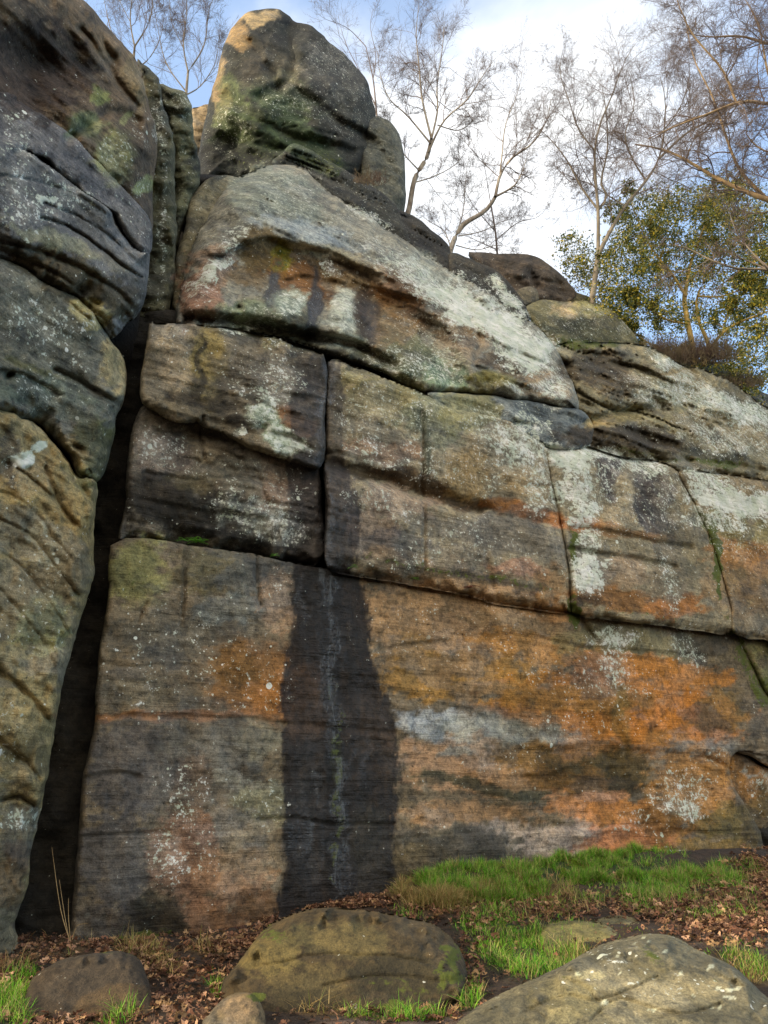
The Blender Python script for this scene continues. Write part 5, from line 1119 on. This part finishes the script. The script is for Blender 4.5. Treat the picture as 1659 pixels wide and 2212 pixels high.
def oak_leaves(name, pts, size, cols, seed, lift=0.015):
    r = np.random.default_rng(seed)
    n = len(pts)
    # a lobed outline: centre rib and six lobes a side, curled
    out = np.array([(0, -.5), (.10, -.38), (.22, -.30), (.14, -.18), (.32, -.06), (.20, .06), (.34, .20), (.18, .30), (.12, .46), (0, .5),
                    (-.12, .46), (-.18, .30), (-.34, .20), (-.20, .06), (-.32, -.06), (-.14, -.18), (-.22, -.30), (-.10, -.38)])
    m = len(out)
    L = np.vstack([out, [(0, -.1), (0, .2)]])
    sz = size * r.uniform(0.4, 1.65, n)
    curl = r.uniform(-1.2, 1.8, n); bend = r.uniform(-1.0, 1.4, n)
    x = L[None, :, 0] * sz[:, None]; y = L[None, :, 1] * sz[:, None]
    z = curl[:, None] * (L[None, :, 0] ** 2) * 1.6 * sz[:, None] + bend[:, None] * (L[None, :, 1] ** 2) * 0.6 * sz[:, None]
    z = z + r.normal(0, 0.03, (n, len(L))) * sz[:, None]
    # rotate
    a = r.uniform(0, 2 * math.pi, n); tl = r.normal(0, 0.42, n); tr = r.normal(0, 0.42, n)
    y2 = y * np.cos(tl)[:, None] - z * np.sin(tl)[:, None]; z2 = y * np.sin(tl)[:, None] + z * np.cos(tl)[:, None]
    x3 = x * np.cos(tr)[:, None] + z2 * np.sin(tr)[:, None]; z3 = -x * np.sin(tr)[:, None] + z2 * np.cos(tr)[:, None]
    xr = x3 * np.cos(a)[:, None] - y2 * np.sin(a)[:, None]; yr = x3 * np.sin(a)[:, None] + y2 * np.cos(a)[:, None]
    V = np.stack([xr + pts[:, 0:1], yr + pts[:, 1:2], z3 + pts[:, 2:3] + lift + r.uniform(0, 0.03, n)[:, None]], -1)
    tri = []
    for k in range(m):
        k2 = (k + 1) % m
        c = m if (L[k, 1] + L[k2, 1]) / 2 < 0.05 else m + 1
        tri.append((k, k2, c))
    tri.append((3, m + 1, m)); tri = tri[:-1]
    T = (np.arange(n)[:, None, None] * len(L) + np.array(tri)[None]).reshape(-1, 3)
    cc = np.array([lin(c) for c in cols])[r.integers(0, len(cols), n)] * r.uniform(0.55, 1.4, n)[:, None]
    C = np.ones((n, len(L), 4)); C[:, :, :3] = cc[:, None, :] * r.uniform(0.85, 1.15, (n, len(L), 1))
    return make_mesh(name, V.reshape(-1, 3), T, LEAFM, False, {'tint': C.reshape(-1, 4)}, loc=(0, 0, 0))
LITTER = [(1480, 1890, 160, 14, 4), (1600, 1905, 60, 30, 0), (400, 2040, 220, 22, -2), (240, 2050, 90, 16, 0), (720, 1950, 140, 16, 0), (900, 1975, 60, 20, 0), (300, 2090, 150, 24, 0), (500, 2050, 70, 30, -20), (1550, 1960, 110, 60, 5), (1530, 1990, 150, 50, 10), (1620, 1960, 90, 60, 0), (1560, 2030, 120, 14, 5), (1400, 1960, 90, 30, 0), (1250, 1960, 150, 26, 0), (1120, 1975, 150, 26, 0), (960, 1985, 120, 24, 5), (1020, 2060, 30, 60, 0), (700, 1950, 120, 14, 0), (600, 1985, 60, 20, -40), (560, 2020, 40, 40, -40), (500, 2080, 60, 60, -30),
          (420, 2150, 90, 60, 0), (380, 2200, 130, 40, 0), (100, 2020, 70, 40, 0), (60, 2080, 90, 50, 0), (140, 2200, 160, 30, 0), (250, 2190, 110, 30, 0), (350, 2100, 60, 40, 0), (1640, 1880, 40, 50, 0), (1000, 2130, 50, 40, 0), (900, 2195, 120, 20, 0), (1100, 2190, 90, 10, 0)]
LFC = [(142, 106, 80), (124, 86, 64), (94, 64, 48), (172, 136, 106), (70, 48, 36), (146, 116, 80), (84, 62, 46)]
lp = area_points(LITTER, 170)
r_ = np.random.default_rng(9)
allp = on_ground(r_.uniform(0, 1659, 500), r_.uniform(1880, 2300, 500))
lp = np.vstack([lp, allp])
oak_leaves('leaf_litter', lp, 0.072, LFC, 12)['kind'] = 'stuff'
frag = on_ground(r_.uniform(-40, 1700, 9000), r_.uniform(1875, 2320, 9000))
frag = frag[fbm(np.stack([frag[:, 0] * 1.1, frag[:, 1] * 1.1, frag[:, 0] * 0], 1), 4, 401) > -.15]
oak_leaves('leaf_fragments', frag, 0.034, [(110, 84, 62), (86, 64, 46), (66, 50, 38), (130, 104, 76), (50, 42, 32)], 14, 0.004)['kind'] = 'stuff'

# ------------------------------------------------------------------ trees
def tubes(P, Rr, sides):
    """P (N,K,3), Rr (N,K) -> vertices and quads of tapering tubes"""
    N, K, _ = P.shape
    T = np.empty_like(P)
    T[:, 1:-1] = P[:, 2:] - P[:, :-2]
    T[:, 0] = P[:, 1] - P[:, 0]
    T[:, -1] = P[:, -1] - P[:, -2]
    T /= np.maximum(np.linalg.norm(T, axis=2, keepdims=True), 1e-9)
    up = np.where(np.abs(T[..., 2:3]) > 0.9, np.array([1.0, 0, 0]), np.array([0, 0, 1.0]))
    A = np.cross(T, up); A /= np.maximum(np.linalg.norm(A, axis=2, keepdims=True), 1e-9)
    B = np.cross(T, A)
    an = np.arange(sides) * 2 * math.pi / sides
    V = P[:, :, None, :] + Rr[:, :, None, None] * (A[:, :, None, :] * np.cos(an)[None, None, :, None] + B[:, :, None, :] * np.sin(an)[None, None, :, None])
    V = V.reshape(-1, 3)
    n = np.arange(N)[:, None, None] * K * sides
    k = np.arange(K - 1)[None, :, None] * sides
    s = np.arange(sides)[None, None, :]
    s2 = (s + 1) % sides
    a = n + k + s; b = n + k + s2
    F = np.stack([a, b, b + sides, a + sides], -1).reshape(-1, 4)
    return V, F

def resamp(pl, K):
    pl = np.asarray(pl, float)
    s = np.concatenate([[0], np.cumsum(np.linalg.norm(np.diff(pl, axis=0), axis=1))])
    t = np.linspace(0, s[-1], K)
    return np.stack([np.interp(t, s, pl[:, c]) for c in range(pl.shape[1])], 1)

def spawn(P, Rr, n, l0, l1, K, spread, tropism, wig, rfac, r, start=0.2, taper=0.25, rmin=0.002):
    """n side shoots on each of the parent polylines"""
    N, KP, _ = P.shape
    plen = np.linalg.norm(np.diff(P, axis=1), axis=2).sum(1)
    pi = np.repeat(np.arange(N), n)
    M = len(pi)
    t = (start + (1 - start) * r.uniform(0, 1, M) ** 0.8) * (KP - 1)
    i0 = np.clip(np.floor(t).astype(int), 0, KP - 2); f = (t - i0)[:, None]
    base = P[pi, i0] * (1 - f) + P[pi, i0 + 1] * f
    rad = (Rr[pi, i0] * (1 - f[:, 0]) + Rr[pi, i0 + 1] * f[:, 0]) * rfac
    dr = P[pi, i0 + 1] - P[pi, i0]
    dr /= np.maximum(np.linalg.norm(dr, axis=1, keepdims=True), 1e-9)
    rv = r.normal(0, 1, (M, 3)); rv -= (rv * dr).sum(1, keepdims=True) * dr
    rv /= np.maximum(np.linalg.norm(rv, axis=1, keepdims=True), 1e-9)
    sp = (spread * r.uniform(0.6, 1.4, M))[:, None]
    d = dr * np.cos(sp) + rv * np.sin(sp)
    fr = 1 - 0.55 * t / (KP - 1)
    L = plen[pi] * r.uniform(l0, l1, M) * fr
    st = (L / (K - 1))[:, None]
    Q = np.zeros((M, K, 3)); Q[:, 0] = base
    bend = r.normal(0, 1, (M, 3)) * wig * 0.5
    for k in range(1, K):
        d = d + bend + r.normal(0, 1, (M, 3)) * wig + np.array([0, 0, 1.0]) * tropism
        d /= np.linalg.norm(d, axis=1, keepdims=True)
        Q[:, k] = Q[:, k - 1] + d * st
    rr = np.maximum(rad, rmin)[:, None] * (1 - (1 - taper) * np.linspace(0, 1, K))[None]
    return Q, np.maximum(rr, rmin * 0.8)

def bark_mat(name, c1, c2, scale=5, anis=(1, 1, .4)):
    return simple_mat(name, c1, c2, scale, 0.85, 0.02, anis)
BIRCH = bark_mat('pale_birch_bark', (0.42, 0.38, 0.31), (0.20, 0.16, 0.12), 4)
TWIGM = simple_mat('purple_twig', (0.13, 0.10, 0.09), (0.21, 0.16, 0.13), 2, 0.8)
GREYB = bark_mat('grey_bark', (0.16, 0.135, 0.10), (0.26, 0.22, 0.16), 5)
OCHB = bark_mat('ochre_bark', (0.40, 0.28, 0.14), (0.24, 0.17, 0.10), 5)
GOLDB = bark_mat('sun_gold_bark', (0.55, 0.38, 0.12), (0.36, 0.25, 0.08), 5)  # holly bark coloured gold to carry the low sun's light

def line3(px_pts, y0, y1, K=14, wob=0.03, r=None):
    """a traced limb given its own distance from the viewpoint, drifting from y0 to y1"""
    pl = cr(np.array(px_pts, float), 4, False)
    q = resamp(pl, K)
    yy = np.linspace(y0, y1, K)
    if r is not None:
        yy = yy + np.cumsum(r.normal(0, wob, K))
    d = pray(q[:, 0], q[:, 1])
    t = yy / d[:, 1]
    return d * t[:, None] + np.array([0, 0, CAM_Z])

def bare_tree(name, label, cat, limbs, seed, bark, dens=(9, 9, 8), shift=0.0, tropism=0.06, wig=0.16, group=None, l=(.25, .6), spread=0.75, twig_r=0.0032, base_ext=1.5, twigm=None, lastdens=1.0):
    """limbs: (pixel points, y0, y1, r0, r1); the first is the trunk. trunk, branch..., twigs are its parts"""
    r = np.random.default_rng(seed)
    P = []; Rr = []
    for (pts, y0, y1, r0, r1) in limbs:
        kf = (y0 + shift) / y0
        y0, y1, r0, r1 = y0 + shift, y1 + shift, r0 * kf * .68, r1 * kf * .6
        q = line3(pts, y0, y1, 14, 0.06, r)
        P.append(q); Rr.append(np.linspace(r0, r1, 14))
    t0 = P[0][0].copy()
    root = np.array([t0 + np.array([0, 0.15, -base_ext]), t0])
    e = empty(name, root[0], label, cat, group)
    V, F = tubes(resamp(np.vstack([root[:1], P[0]]), 18)[None], np.concatenate([[Rr[0][0] * 1.25], resamp(Rr[0][:, None], 17)[:, 0]])[None], 9)
    make_mesh('trunk', V, F, bark, True, parent=e)
    for q, rr in zip(P[1:], Rr[1:]):
        V, F = tubes(q[None], rr[None], 7)
        make_mesh('limb', V, F, bark, True, parent=e)
    P = np.array(P[1:]); Rr = np.minimum(np.array(Rr[1:]), .035)
    B1, R1 = spawn(P, Rr, dens[0], l[0], l[1], 9, spread, tropism, wig, .5, r, .15, .3, twig_r)
    B2, R2 = spawn(B1, R1, dens[1], .3, .7, 7, spread * .9, tropism, wig * 1.1, .55, r, .15, .35, twig_r * .8)
    B3, R3 = spawn(B2, R2, dens[2], .3, .8, 5, spread * .85, tropism, wig * 1.2, .6, r, .1, .5, twig_r * .65)
    vs, fs, o = [], [], 0
    for q, rr, s in ((B1, R1, 5), (B2, R2, 4), (B3, R3, 3)):
        V, F = tubes(q, rr, s)
        vs.append(V); fs.append(F + o); o += len(V)
    make_mesh('twigs', np.vstack(vs), np.vstack(fs), twigm or TWIGM, True, parent=e)
    return e, B2, B3

bare_tree('birch_tree', 'pale-stemmed bare birch rising right behind the pinnacle', 'tree',
    [([(878, 470), (885, 445), (893, 395), (905, 368), (922, 340), (932, 300)], 21, 21, .16, .11),
     ([(932, 300), (912, 215), (906, 150), (899, 75), (905, 10)], 21, 20.5, .07, .012),
     ([(932, 300), (945, 240), (944, 185), (955, 110), (960, 45)], 21, 21.6, .06, .012),
     ([(925, 330), (958, 262), (1010, 215), (1045, 160), (1075, 120)], 21, 20.2, .06, .01),
     ([(930, 310), (880, 250), (842, 215), (822, 165), (816, 110)], 21, 22, .055, .01),
     ([(905, 368), (870, 330), (845, 290), (835, 250)], 21, 20, .04, .01),
     ([(893, 395), (940, 380), (990, 350), (1020, 300)], 21, 22, .035, .008),
     ([(945, 270), (990, 282), (1020, 262), (1035, 235)], 21, 21, .035, .008)], 11, BIRCH, (19, 14, 12), 1.5, .05, .16, l=(.25, .6), spread=.6, twig_r=.0028)
bare_tree('leaning_tree', 'bare tree leaning to the right over the dark ledges in front of the white cloud', 'tree',
    [([(968, 560), (980, 520), (1002, 484), (1048, 456), (1070, 425)], 20, 20, .15, .10),
     ([(1070, 425), (1082, 375), (1110, 338), (1150, 310), (1180, 262), (1190, 215)], 20, 19.5, .08, .012),
     ([(1070, 425), (1112, 400), (1132, 360), (1140, 330)], 20, 20.6, .06, .01),
     ([(1080, 375), (1085, 330), (1092, 270), (1118, 200), (1130, 140)], 20, 20.8, .04, .008),
     ([(980, 520), (1000, 460), (1005, 400), (1010, 350)], 20, 21, .035, .008),
     ([(975, 540), (960, 500), (930, 480), (905, 462)], 20, 21, .035, .008),
     ([(990, 510), (1040, 500), (1080, 480), (1110, 470)], 20, 21.5, .03, .008),
     ([(985, 530), (1030, 540), (1070, 530), (1110, 535)], 20.5, 21.5, .03, .008)], 12, BIRCH, (17, 13, 10), 1.5, .05, .18, l=(.28, .6), spread=.65, twig_r=.0028)
bare_tree('forked_sapling', 'slim bare tree forking just above the flat slab on the dome', 'tree',
    [([(1278, 656), (1283, 620), (1287, 590), (1292, 552)], 17, 17, .13, .11),
     ([(1292, 552), (1292, 500), (1292, 450), (1286, 385), (1285, 325), (1296, 268), (1325, 200), (1345, 140), (1372, 95)], 17, 16.6, .08, .012),
     ([(1292, 552), (1315, 505), (1350, 446), (1396, 390), (1424, 342), (1435, 280), (1437, 215), (1426, 165)], 17, 17.4, .09, .012),
     ([(1290, 450), (1256, 405), (1222, 342), (1182, 294), (1150, 270)], 17, 16.4, .05, .01),
     ([(1292, 455), (1312, 425), (1298, 395), (1312, 325), (1310, 250), (1300, 180)], 17, 17.3, .055, .01),
     ([(1424, 342), (1480, 290), (1530, 262), (1590, 228), (1640, 200)], 17.2, 17.6, .06, .012),
     ([(1396, 390), (1370, 350), (1350, 290), (1370, 230), (1360, 160)], 17.2, 16.6, .04, .01),
     ([(1285, 325), (1250, 280), (1230, 220), (1210, 160), (1215, 110)], 16.9, 16.2, .035, .008),
     ([(1350, 445), (1310, 420), (1270, 395), (1230, 385)], 17.1, 17.6, .03, .008),
     ([(1435, 280), (1470, 230), (1490, 160), (1480, 100)], 17.3, 17, .035, .008)], 13, GREYB, (20, 15, 12), 5.0, .02, .2, l=(.25, .6), spread=.8)
bare_tree('overhanging_tree', 'large bare tree outside the right edge, its long ochre boughs reaching across the sky', 'tree',
    [([(1840, 700), (1830, 560), (1800, 470), (1770, 300), (1760, 120)], 15, 15, .34, .16),
     ([(1800, 470), (1720, 450), (1659, 432), (1590, 405), (1525, 372), (1482, 345), (1430, 322), (1372, 312)], 15, 15.8, .13, .03),
     ([(1775, 320), (1700, 235), (1659, 225), (1600, 220), (1525, 248), (1460, 272), (1400, 300)], 15, 14.2, .10, .015),
     ([(1760, 120), (1700, 100), (1659, 95), (1600, 78), (1530, 80), (1480, 70)], 15, 14.6, .08, .015),
     ([(1659, 432), (1600, 370), (1570, 300), (1540, 210), (1500, 130), (1480, 40)], 15.4, 16, .07, .012),
     ([(1590, 220), (1560, 150), (1500, 80), (1470, 20), (1450, -40)], 14.5, 14, .05, .012),
     ([(1482, 345), (1500, 300), (1530, 280), (1560, 230)], 15.8, 15.5, .035, .01),
     ([(1700, 235), (1660, 160), (1640, 60), (1600, -20)], 14.8, 14.6, .06, .012),
     ([(1770, 300), (1690, 330), (1640, 320), (1610, 280), (1640, 250)], 15, 14.6, .06, .012)], 14, OCHB, (20, 16, 11), 0, .0, .2, l=(.25, .55), spread=.8, base_ext=4)
bare_tree('leaning_bough_tree', 'thin dark bare tree beyond the right edge with one low bough crossing the leafy holly', 'tree',
    [([(1780, 760), (1750, 660), (1740, 600), (1738, 500)], 13.5, 13.5, .12, .08),
     ([(1740, 600), (1659, 582), (1592, 580), (1532, 560), (1482, 535), (1432, 528)], 13.5, 13.8, .06, .012),
     ([(1659, 582), (1620, 540), (1590, 500), (1570, 440)], 13.6, 14, .03, .008),
     ([(1532, 560), (1500, 580), (1460, 590), (1420, 610)], 13.7, 14, .02, .006)], 15, GREYB, (12, 10, 8), 0, .02, .18, l=(.2, .5), base_ext=3)
BGT = dict(group='faint bare birches far behind the left rocks')
for lab, X0, Y0, sc, sd in (('bare birch showing over the crest of the hollowed overhang, nearest the picture edge', 285, 150, 1.0, 21), ('bare birch rising behind the stubby pillar at the head of the gully', 400, 205, 1.05, 22)):
    bare_tree('distant_birch', lab, 'tree',
        [([(X0, Y0 + 40), (X0 + 2, Y0), (X0 + 6 * sc, Y0 - 50)], 28, 28, .12, .09),
         ([(X0 + 6 * sc, Y0 - 50), (X0 - 4, Y0 - 110), (X0 + 4, Y0 - 190), (X0 - 10, Y0 - 260)], 28, 28, .06, .012),
         ([(X0 + 6 * sc, Y0 - 50), (X0 + 40 * sc, Y0 - 110), (X0 + 50 * sc, Y0 - 190), (X0 + 80 * sc, Y0 - 240)], 28, 27.5, .06, .01),
         ([(X0 + 2, Y0), (X0 + 34, Y0 - 20), (X0 + 62 * sc, Y0 - 70), (X0 + 70 * sc, Y0 - 130)], 28, 28.6, .05, .01),
         ([(X0, Y0 - 10), (X0 - 40 * sc, Y0 - 70), (X0 - 60, Y0 - 150), (X0 - 70, Y0 - 200)], 28, 28.6, .05, .01),
         ([(X0 - 2, Y0 - 100), (X0 - 30, Y0 - 160), (X0 - 34, Y0 - 230)], 28, 28, .03, .01)], sd, GREYB, (16, 13, 10), 0, .06, .14, l=(.25, .6), spread=.6, twig_r=.0038, **BGT)
bare_tree('wispy_birch', 'wispy bare birch with hair-thin twigs between the pinnacle and the pale-stemmed birch', 'tree',
    [([(820, 300), (812, 230), (806, 170), (790, 100)], 26, 26, .08, .03),
     ([(812, 230), (780, 160), (745, 90), (730, 30)], 26, 26, .04, .008),
     ([(806, 170), (812, 120), (800, 60), (806, 20)], 26, 26.5, .035, .008),
     ([(790, 100), (750, 60), (700, 40), (680, 20)], 26, 25.5, .03, .006)], 23, TWIGM, (9, 8, 8), 0, .06, .14, l=(.3, .7), spread=.6, twig_r=.0028)
bare_tree('wispy_birch', 'low wispy bare birch standing behind the dark hollowed skyline boulder', 'tree',
    [([(1075, 560), (1070, 500), (1060, 440)], 25, 25, .07, .05),
     ([(1070, 500), (1020, 440), (990, 380)], 25, 25, .035, .008),
     ([(1070, 520), (1120, 480), (1160, 470), (1190, 440)], 25, 25, .035, .008),
     ([(1060, 440), (1050, 380), (1040, 330)], 25, 25, .03, .008),
     ([(1075, 540), (1030, 520), (990, 500)], 25, 25.6, .03, .008)], 24, TWIGM, (11, 9, 8), 0, .05, .17, l=(.3, .7), spread=.7, twig_r=.003)

# evergreen holly: stems, twigs and many small leaves
def leafy_tree(name, label, cat, limbs, clusters, nl, seed, bark, cols, lsize=.05, base_ext=1.0, dens=(9, 8, 6)):
    r = np.random.default_rng(seed)
    e, B2, B3 = bare_tree(name, label, cat, limbs, seed, bark, dens, 6.0, .02, .2, l=(.25, .55), spread=.85, base_ext=base_ext, twigm=bark)
    # leaf sprays: on the fine twigs and in loose clusters round traced centres
    tips = B3[:, 1:].reshape(-1, 3)
    tips = tips[r.integers(0, len(tips), nl // 3)] + r.normal(0, .05, (nl // 3, 3))
    cl = [tips]
    w = np.array([c[2] * c[3] for c in clusters], float); w /= w.sum()
    for (cx, cy, rx, ry, yd), ww in zip(clusters, w):
        n = int(nl * .67 * ww)
        nsp = max(4, n // 26)                      # sprays of leaves with gaps between
        a = r.uniform(0, 2 * math.pi, nsp); q = np.sqrt(r.uniform(0, 1, nsp)) * r.uniform(.7, 1.1, nsp)
        sx, sy = cx + q * np.cos(a) * rx, cy + q * np.sin(a) * ry
        dep = yd + 6.0 + r.normal(0, 1.0, nsp)
        d = pray(sx, sy); c3 = d * (dep / d[:, 1])[:, None] + np.array([0, 0, CAM_Z])
        i = r.integers(0, nsp, n)
        dirs = r.normal(0, 1, (nsp, 3)); dirs /= np.linalg.norm(dirs, axis=1, keepdims=True)
        cl.append(c3[i] + dirs[i] * r.normal(0, .26, n)[:, None] + r.normal(0, .07, (n, 3)))
    C0 = np.vstack(cl); n = len(C0)
    a = r.normal(0, 1, (n, 3)); a /= np.linalg.norm(a, axis=1, keepdims=True)
    b = np.cross(a, r.normal(0, 1, (n, 3))); b /= np.linalg.norm(b, axis=1, keepdims=True)
    cN = np.cross(a, b)
    s = lsize * r.uniform(.6, 1.3, n)[:, None]
    V = np.stack([C0 - a * s, C0 - b * s * .42 + cN * s * .18, C0 + a * s, C0 + b * s * .42 + cN * s * .18], 1)
    T = (np.arange(n)[:, None, None] * 4 + np.array([[0, 1, 2], [0, 2, 3]])[None]).reshape(-1, 3)
    cc = np.array([lin(c) for c in cols])[r.integers(0, len(cols), n)] * r.uniform(.6, 1.4, n)[:, None]
    Cc = np.ones((n, 4, 4)); Cc[:, :, :3] = cc[:, None]
    make_mesh('leaves', V.reshape(-1, 3), T, HOLLYM, True, {'tint': Cc.reshape(-1, 4)}, parent=e)
    return e
HOLLYM = attr_mat('glossy_leaf', 0.4, 0.3, 0.5)
HC = [(104, 112, 44), (62, 80, 34), (164, 154, 52), (196, 172, 58), (96, 108, 46)]  # bright yellow tints put sunlight into the leaf colour
leafy_tree('holly_tree', 'bushy evergreen holly with golden lit stems behind the right-hand mass', 'tree',
    [([(1500, 800), (1496, 750), (1486, 700), (1478, 650), (1482, 620)], 18, 18, .14, .10),
     ([(1482, 620), (1492, 570), (1510, 520), (1530, 470), (1560, 410)], 18, 18.5, .07, .012),
     ([(1482, 640), (1450, 590), (1410, 540), (1380, 480), (1360, 430)], 18, 17.4, .06, .012),
     ([(1520, 790), (1530, 745), (1508, 690), (1506, 640), (1540, 580), (1600, 520)], 18.4, 18.8, .09, .012),
     ([(1530, 760), (1560, 720), (1600, 695), (1660, 672), (1720, 640)], 18.3, 17.8, .07, .02),
     ([(1506, 640), (1560, 640), (1610, 620), (1660, 590)], 18.2, 18.6, .05, .012),
     ([(1486, 700), (1440, 690), (1390, 660), (1350, 650)], 18, 17.6, .05, .012),
     ([(1496, 750), (1440, 760), (1400, 740), (1340, 700)], 18, 18.4, .05, .012),
     ([(1560, 720), (1580, 660), (1620, 650), (1650, 640)], 18.3, 19, .04, .012)],
    [(1500, 470, 120, 80, 18.5), (1400, 470, 80, 70, 18), (1590, 450, 90, 70, 19), (1360, 560, 80, 60, 18), (1300, 600, 50, 60, 17.6), (1450, 580, 80, 50, 18.4), (1580, 560, 100, 60, 18.8), (1640, 520, 60, 80, 19), (1380, 650, 90, 50, 18), (1330, 680, 60, 30, 17.6), (1600, 680, 80, 60, 18.6), (1640, 770, 70, 70, 18.6), (1560, 780, 70, 40, 18.8), (1470, 690, 80, 40, 19), (1600, 830, 70, 30, 18.2), (1240, 540, 40, 40, 17.6), (1250, 590, 30, 40, 17.4)],
    84000, 31, GOLDB, HC, .055, 2.0, (10, 9, 7))
# heather along the edge
def heather(name, label, cx, cy, rx, ry, yd, seed, n=900, col=None):
    r = np.random.default_rng(seed)
    a = r.uniform(0, 2 * math.pi, n); q = np.sqrt(r.uniform(0, 1, n))
    sx, sy = cx + q * np.cos(a) * rx, cy + ry * .6 + q * np.sin(a) * ry * .35
    d = pray(sx, sy); dep = yd + r.normal(0, .5, n)
    b = d * (dep / d[:, 1])[:, None] + np.array([0, 0, CAM_Z])
    K = 5; P = np.zeros((n, K, 3)); P[:, 0] = b
    dr = r.normal(0, .7, (n, 3)); dr[:, 2] = np.abs(dr[:, 2]) + .8
    dr /= np.linalg.norm(dr, axis=1, keepdims=True)
    L = ry / FPX * yd * 1.25 * r.uniform(.3, 1.1, n) * (1 + .5 * fbm(b * np.array([2.0, 2.0, 0]), 3, seed))
    for k in range(1, K):
        dr = dr + r.normal(0, .16, (n, 3)); dr /= np.linalg.norm(dr, axis=1, keepdims=True)
        P[:, k] = P[:, k - 1] + dr * (L / (K - 1))[:, None]
    Q, RQ = spawn(P, np.full((n, K), .005), 6, .3, .6, 4, .6, .05, .2, .7, r, .2, .5, .003)
    V1, F1 = tubes(P, np.tile(np.linspace(.006, .003, K), (n, 1)), 3)
    V2, F2 = tubes(Q, RQ, 3)
    o = make_mesh(name, np.vstack([V1, V2]), np.vstack([F1, F2 + len(V1)]), col or HEATHM)
    return tag(o, label, 'shrub')
HEATHM = simple_mat('heather_stem', (0.07, 0.045, 0.035), (0.12, 0.10, 0.05), 1.5, 0.85)
MOSSM = simple_mat('green_sprigs', (0.05, 0.09, 0.015), (0.10, 0.13, 0.03), 4, 0.8)
heather('heather_bush', 'wide brownish heather bush on the crest of the right-hand mass, below the holly', 1480, 750, 110, 44, 22.0, 41, 1500)
heather('heather_bush', 'small heather clump at the far right of the skyline above the mossy ridge', 1600, 815, 50, 26, 22.5, 42, 500)
heather('heather_tuft', 'reddish dry tuft of heather growing in front of the rock behind the pinnacle', 800, 378, 34, 26, 15.0, 43, 160)

# small ferns in the joints
def fern(label, cx, cy, size, yd, seed, cols, nf=7, dead=False):
    r = np.random.default_rng(seed)
    d = pray(cx, cy); b = d * (yd / d[1]) + np.array([0, 0, CAM_Z])
    e = empty('fern' if not dead else 'dead_fern', b, label, 'fern', 'small ferns rooted in the joints of the wall')
    for k in range(nf):
        a = math.pi + (k + .5) / nf * math.pi + r.uniform(-.15, .15)      # fans out towards the open side
        L = size * r.uniform(.7, 1.2)
        dr = np.array([math.cos(a), math.sin(a) * .7, r.uniform(.2, .8)]); dr /= np.linalg.norm(dr)
        V = []; F = []; K = 9
        p = b.copy()
        pts = [p.copy()]
        for j in range(K):
            p = p + dr * L / K; dr = dr + np.array([0, 0, -.14]); dr /= np.linalg.norm(dr); pts.append(p.copy())
        pts = np.array(pts)
        for j in range(1, K + 1):
            t = j / K
            w = L * .30 * math.sin(math.pi * min(t * .9 + .12, 1)) + .004
            tg = pts[j] - pts[j - 1]; tg /= np.linalg.norm(tg)
            sd = np.cross(tg, [0, 0, 1]); sd /= np.linalg.norm(sd)
            for s in (-1, 1):
                o = len(V)
                V += [pts[j] - tg * L * .035, pts[j] + sd * s * w * .6 - tg * L * .03 + [0, 0, .004], pts[j] + sd * s * w + tg * L * .05 - [0, 0, .006], pts[j] + sd * s * w * .5 + tg * L * .05]
                F.append((o, o + 1, o + 2, o + 3))
        C = np.ones((len(V), 4)); C[:, :3] = lin(cols[r.integers(0, len(cols))]) * r.uniform(.7, 1.3)
        make_mesh('frond', np.array(V), np.array(F), GRASSM, True, {'tint': C}, parent=e)
def wy(px, py, D=11.5, b=.03, zr=0):
    p = plane(D, b=b, zr=zr)(np.array([px]), np.array([py]))
    return float(p[0] * pray(px, py)[1])
FG = [(96, 160, 44), (120, 184, 60), (70, 130, 34)]
fern('bright green fern, the largest of the pair above the yellow-green corner patch', 428, 1172, .17, wy(428, 1172) - .12, 51, FG, 9)
fern('small pale green fern left of the largest one on the same ledge', 394, 1168, .10, wy(394, 1168) - .12, 52, FG, 6)
fern('tiny fern on the ledge just left of the wet streak', 594, 1201, .07, wy(594, 1201) - .1, 53, FG, 5)
fern('bright little fern just right of the wet streak, in the main joint', 764, 1226, .10, wy(764, 1226) - .1, 54, FG, 7)
fern('tiny fern in the main joint over the tan part of the lower wall', 896, 1252, .08, wy(896, 1252) - .1, 55, FG, 5)
fern('small fern growing low in the upright mossy crack', 1234, 1272, .08, wy(1234, 1272) - .1, 56, FG, 5)
fern('dead reddish fern drooping over the edge of the main joint', 1010, 1272, .20, wy(1010, 1272) - .12, 57, [(110, 60, 44), (90, 50, 36)], 8, True)
fern('smaller dead reddish fern to the right of the other dead one', 1066, 1290, .13, wy(1066, 1290) - .12, 58, [(110, 60, 44), (90, 50, 36)], 6, True)
# tall dry stems in the gully corner
def stems(label, pts, seed):
    e = None
    P = []
    for (a, b, c, yd) in pts:
        q = line3([a, b, c], yd, yd, 10)
        P.append(q)
    P = np.array(P)
    V, F = tubes(P, np.tile(np.linspace(.004, .0015, 10), (len(P), 1)), 4)
    tag(make_mesh('grass_stem', V, F, simple_mat('dry_stem', (.35, .25, .12), (.22, .15, .07), 3)), label, 'grass stem')
stems('tall dry grass stems in the dark gully at the left foot of the wall', [((150, 2030), (130, 1960), (112, 1830), 8.4), ((152, 2030), (148, 1980), (148, 1940), 8.4), ((150, 2032), (140, 1980), (128, 1900), 8.5), ((156, 2030), (166, 2000), (190, 1995), 8.4)], 61)
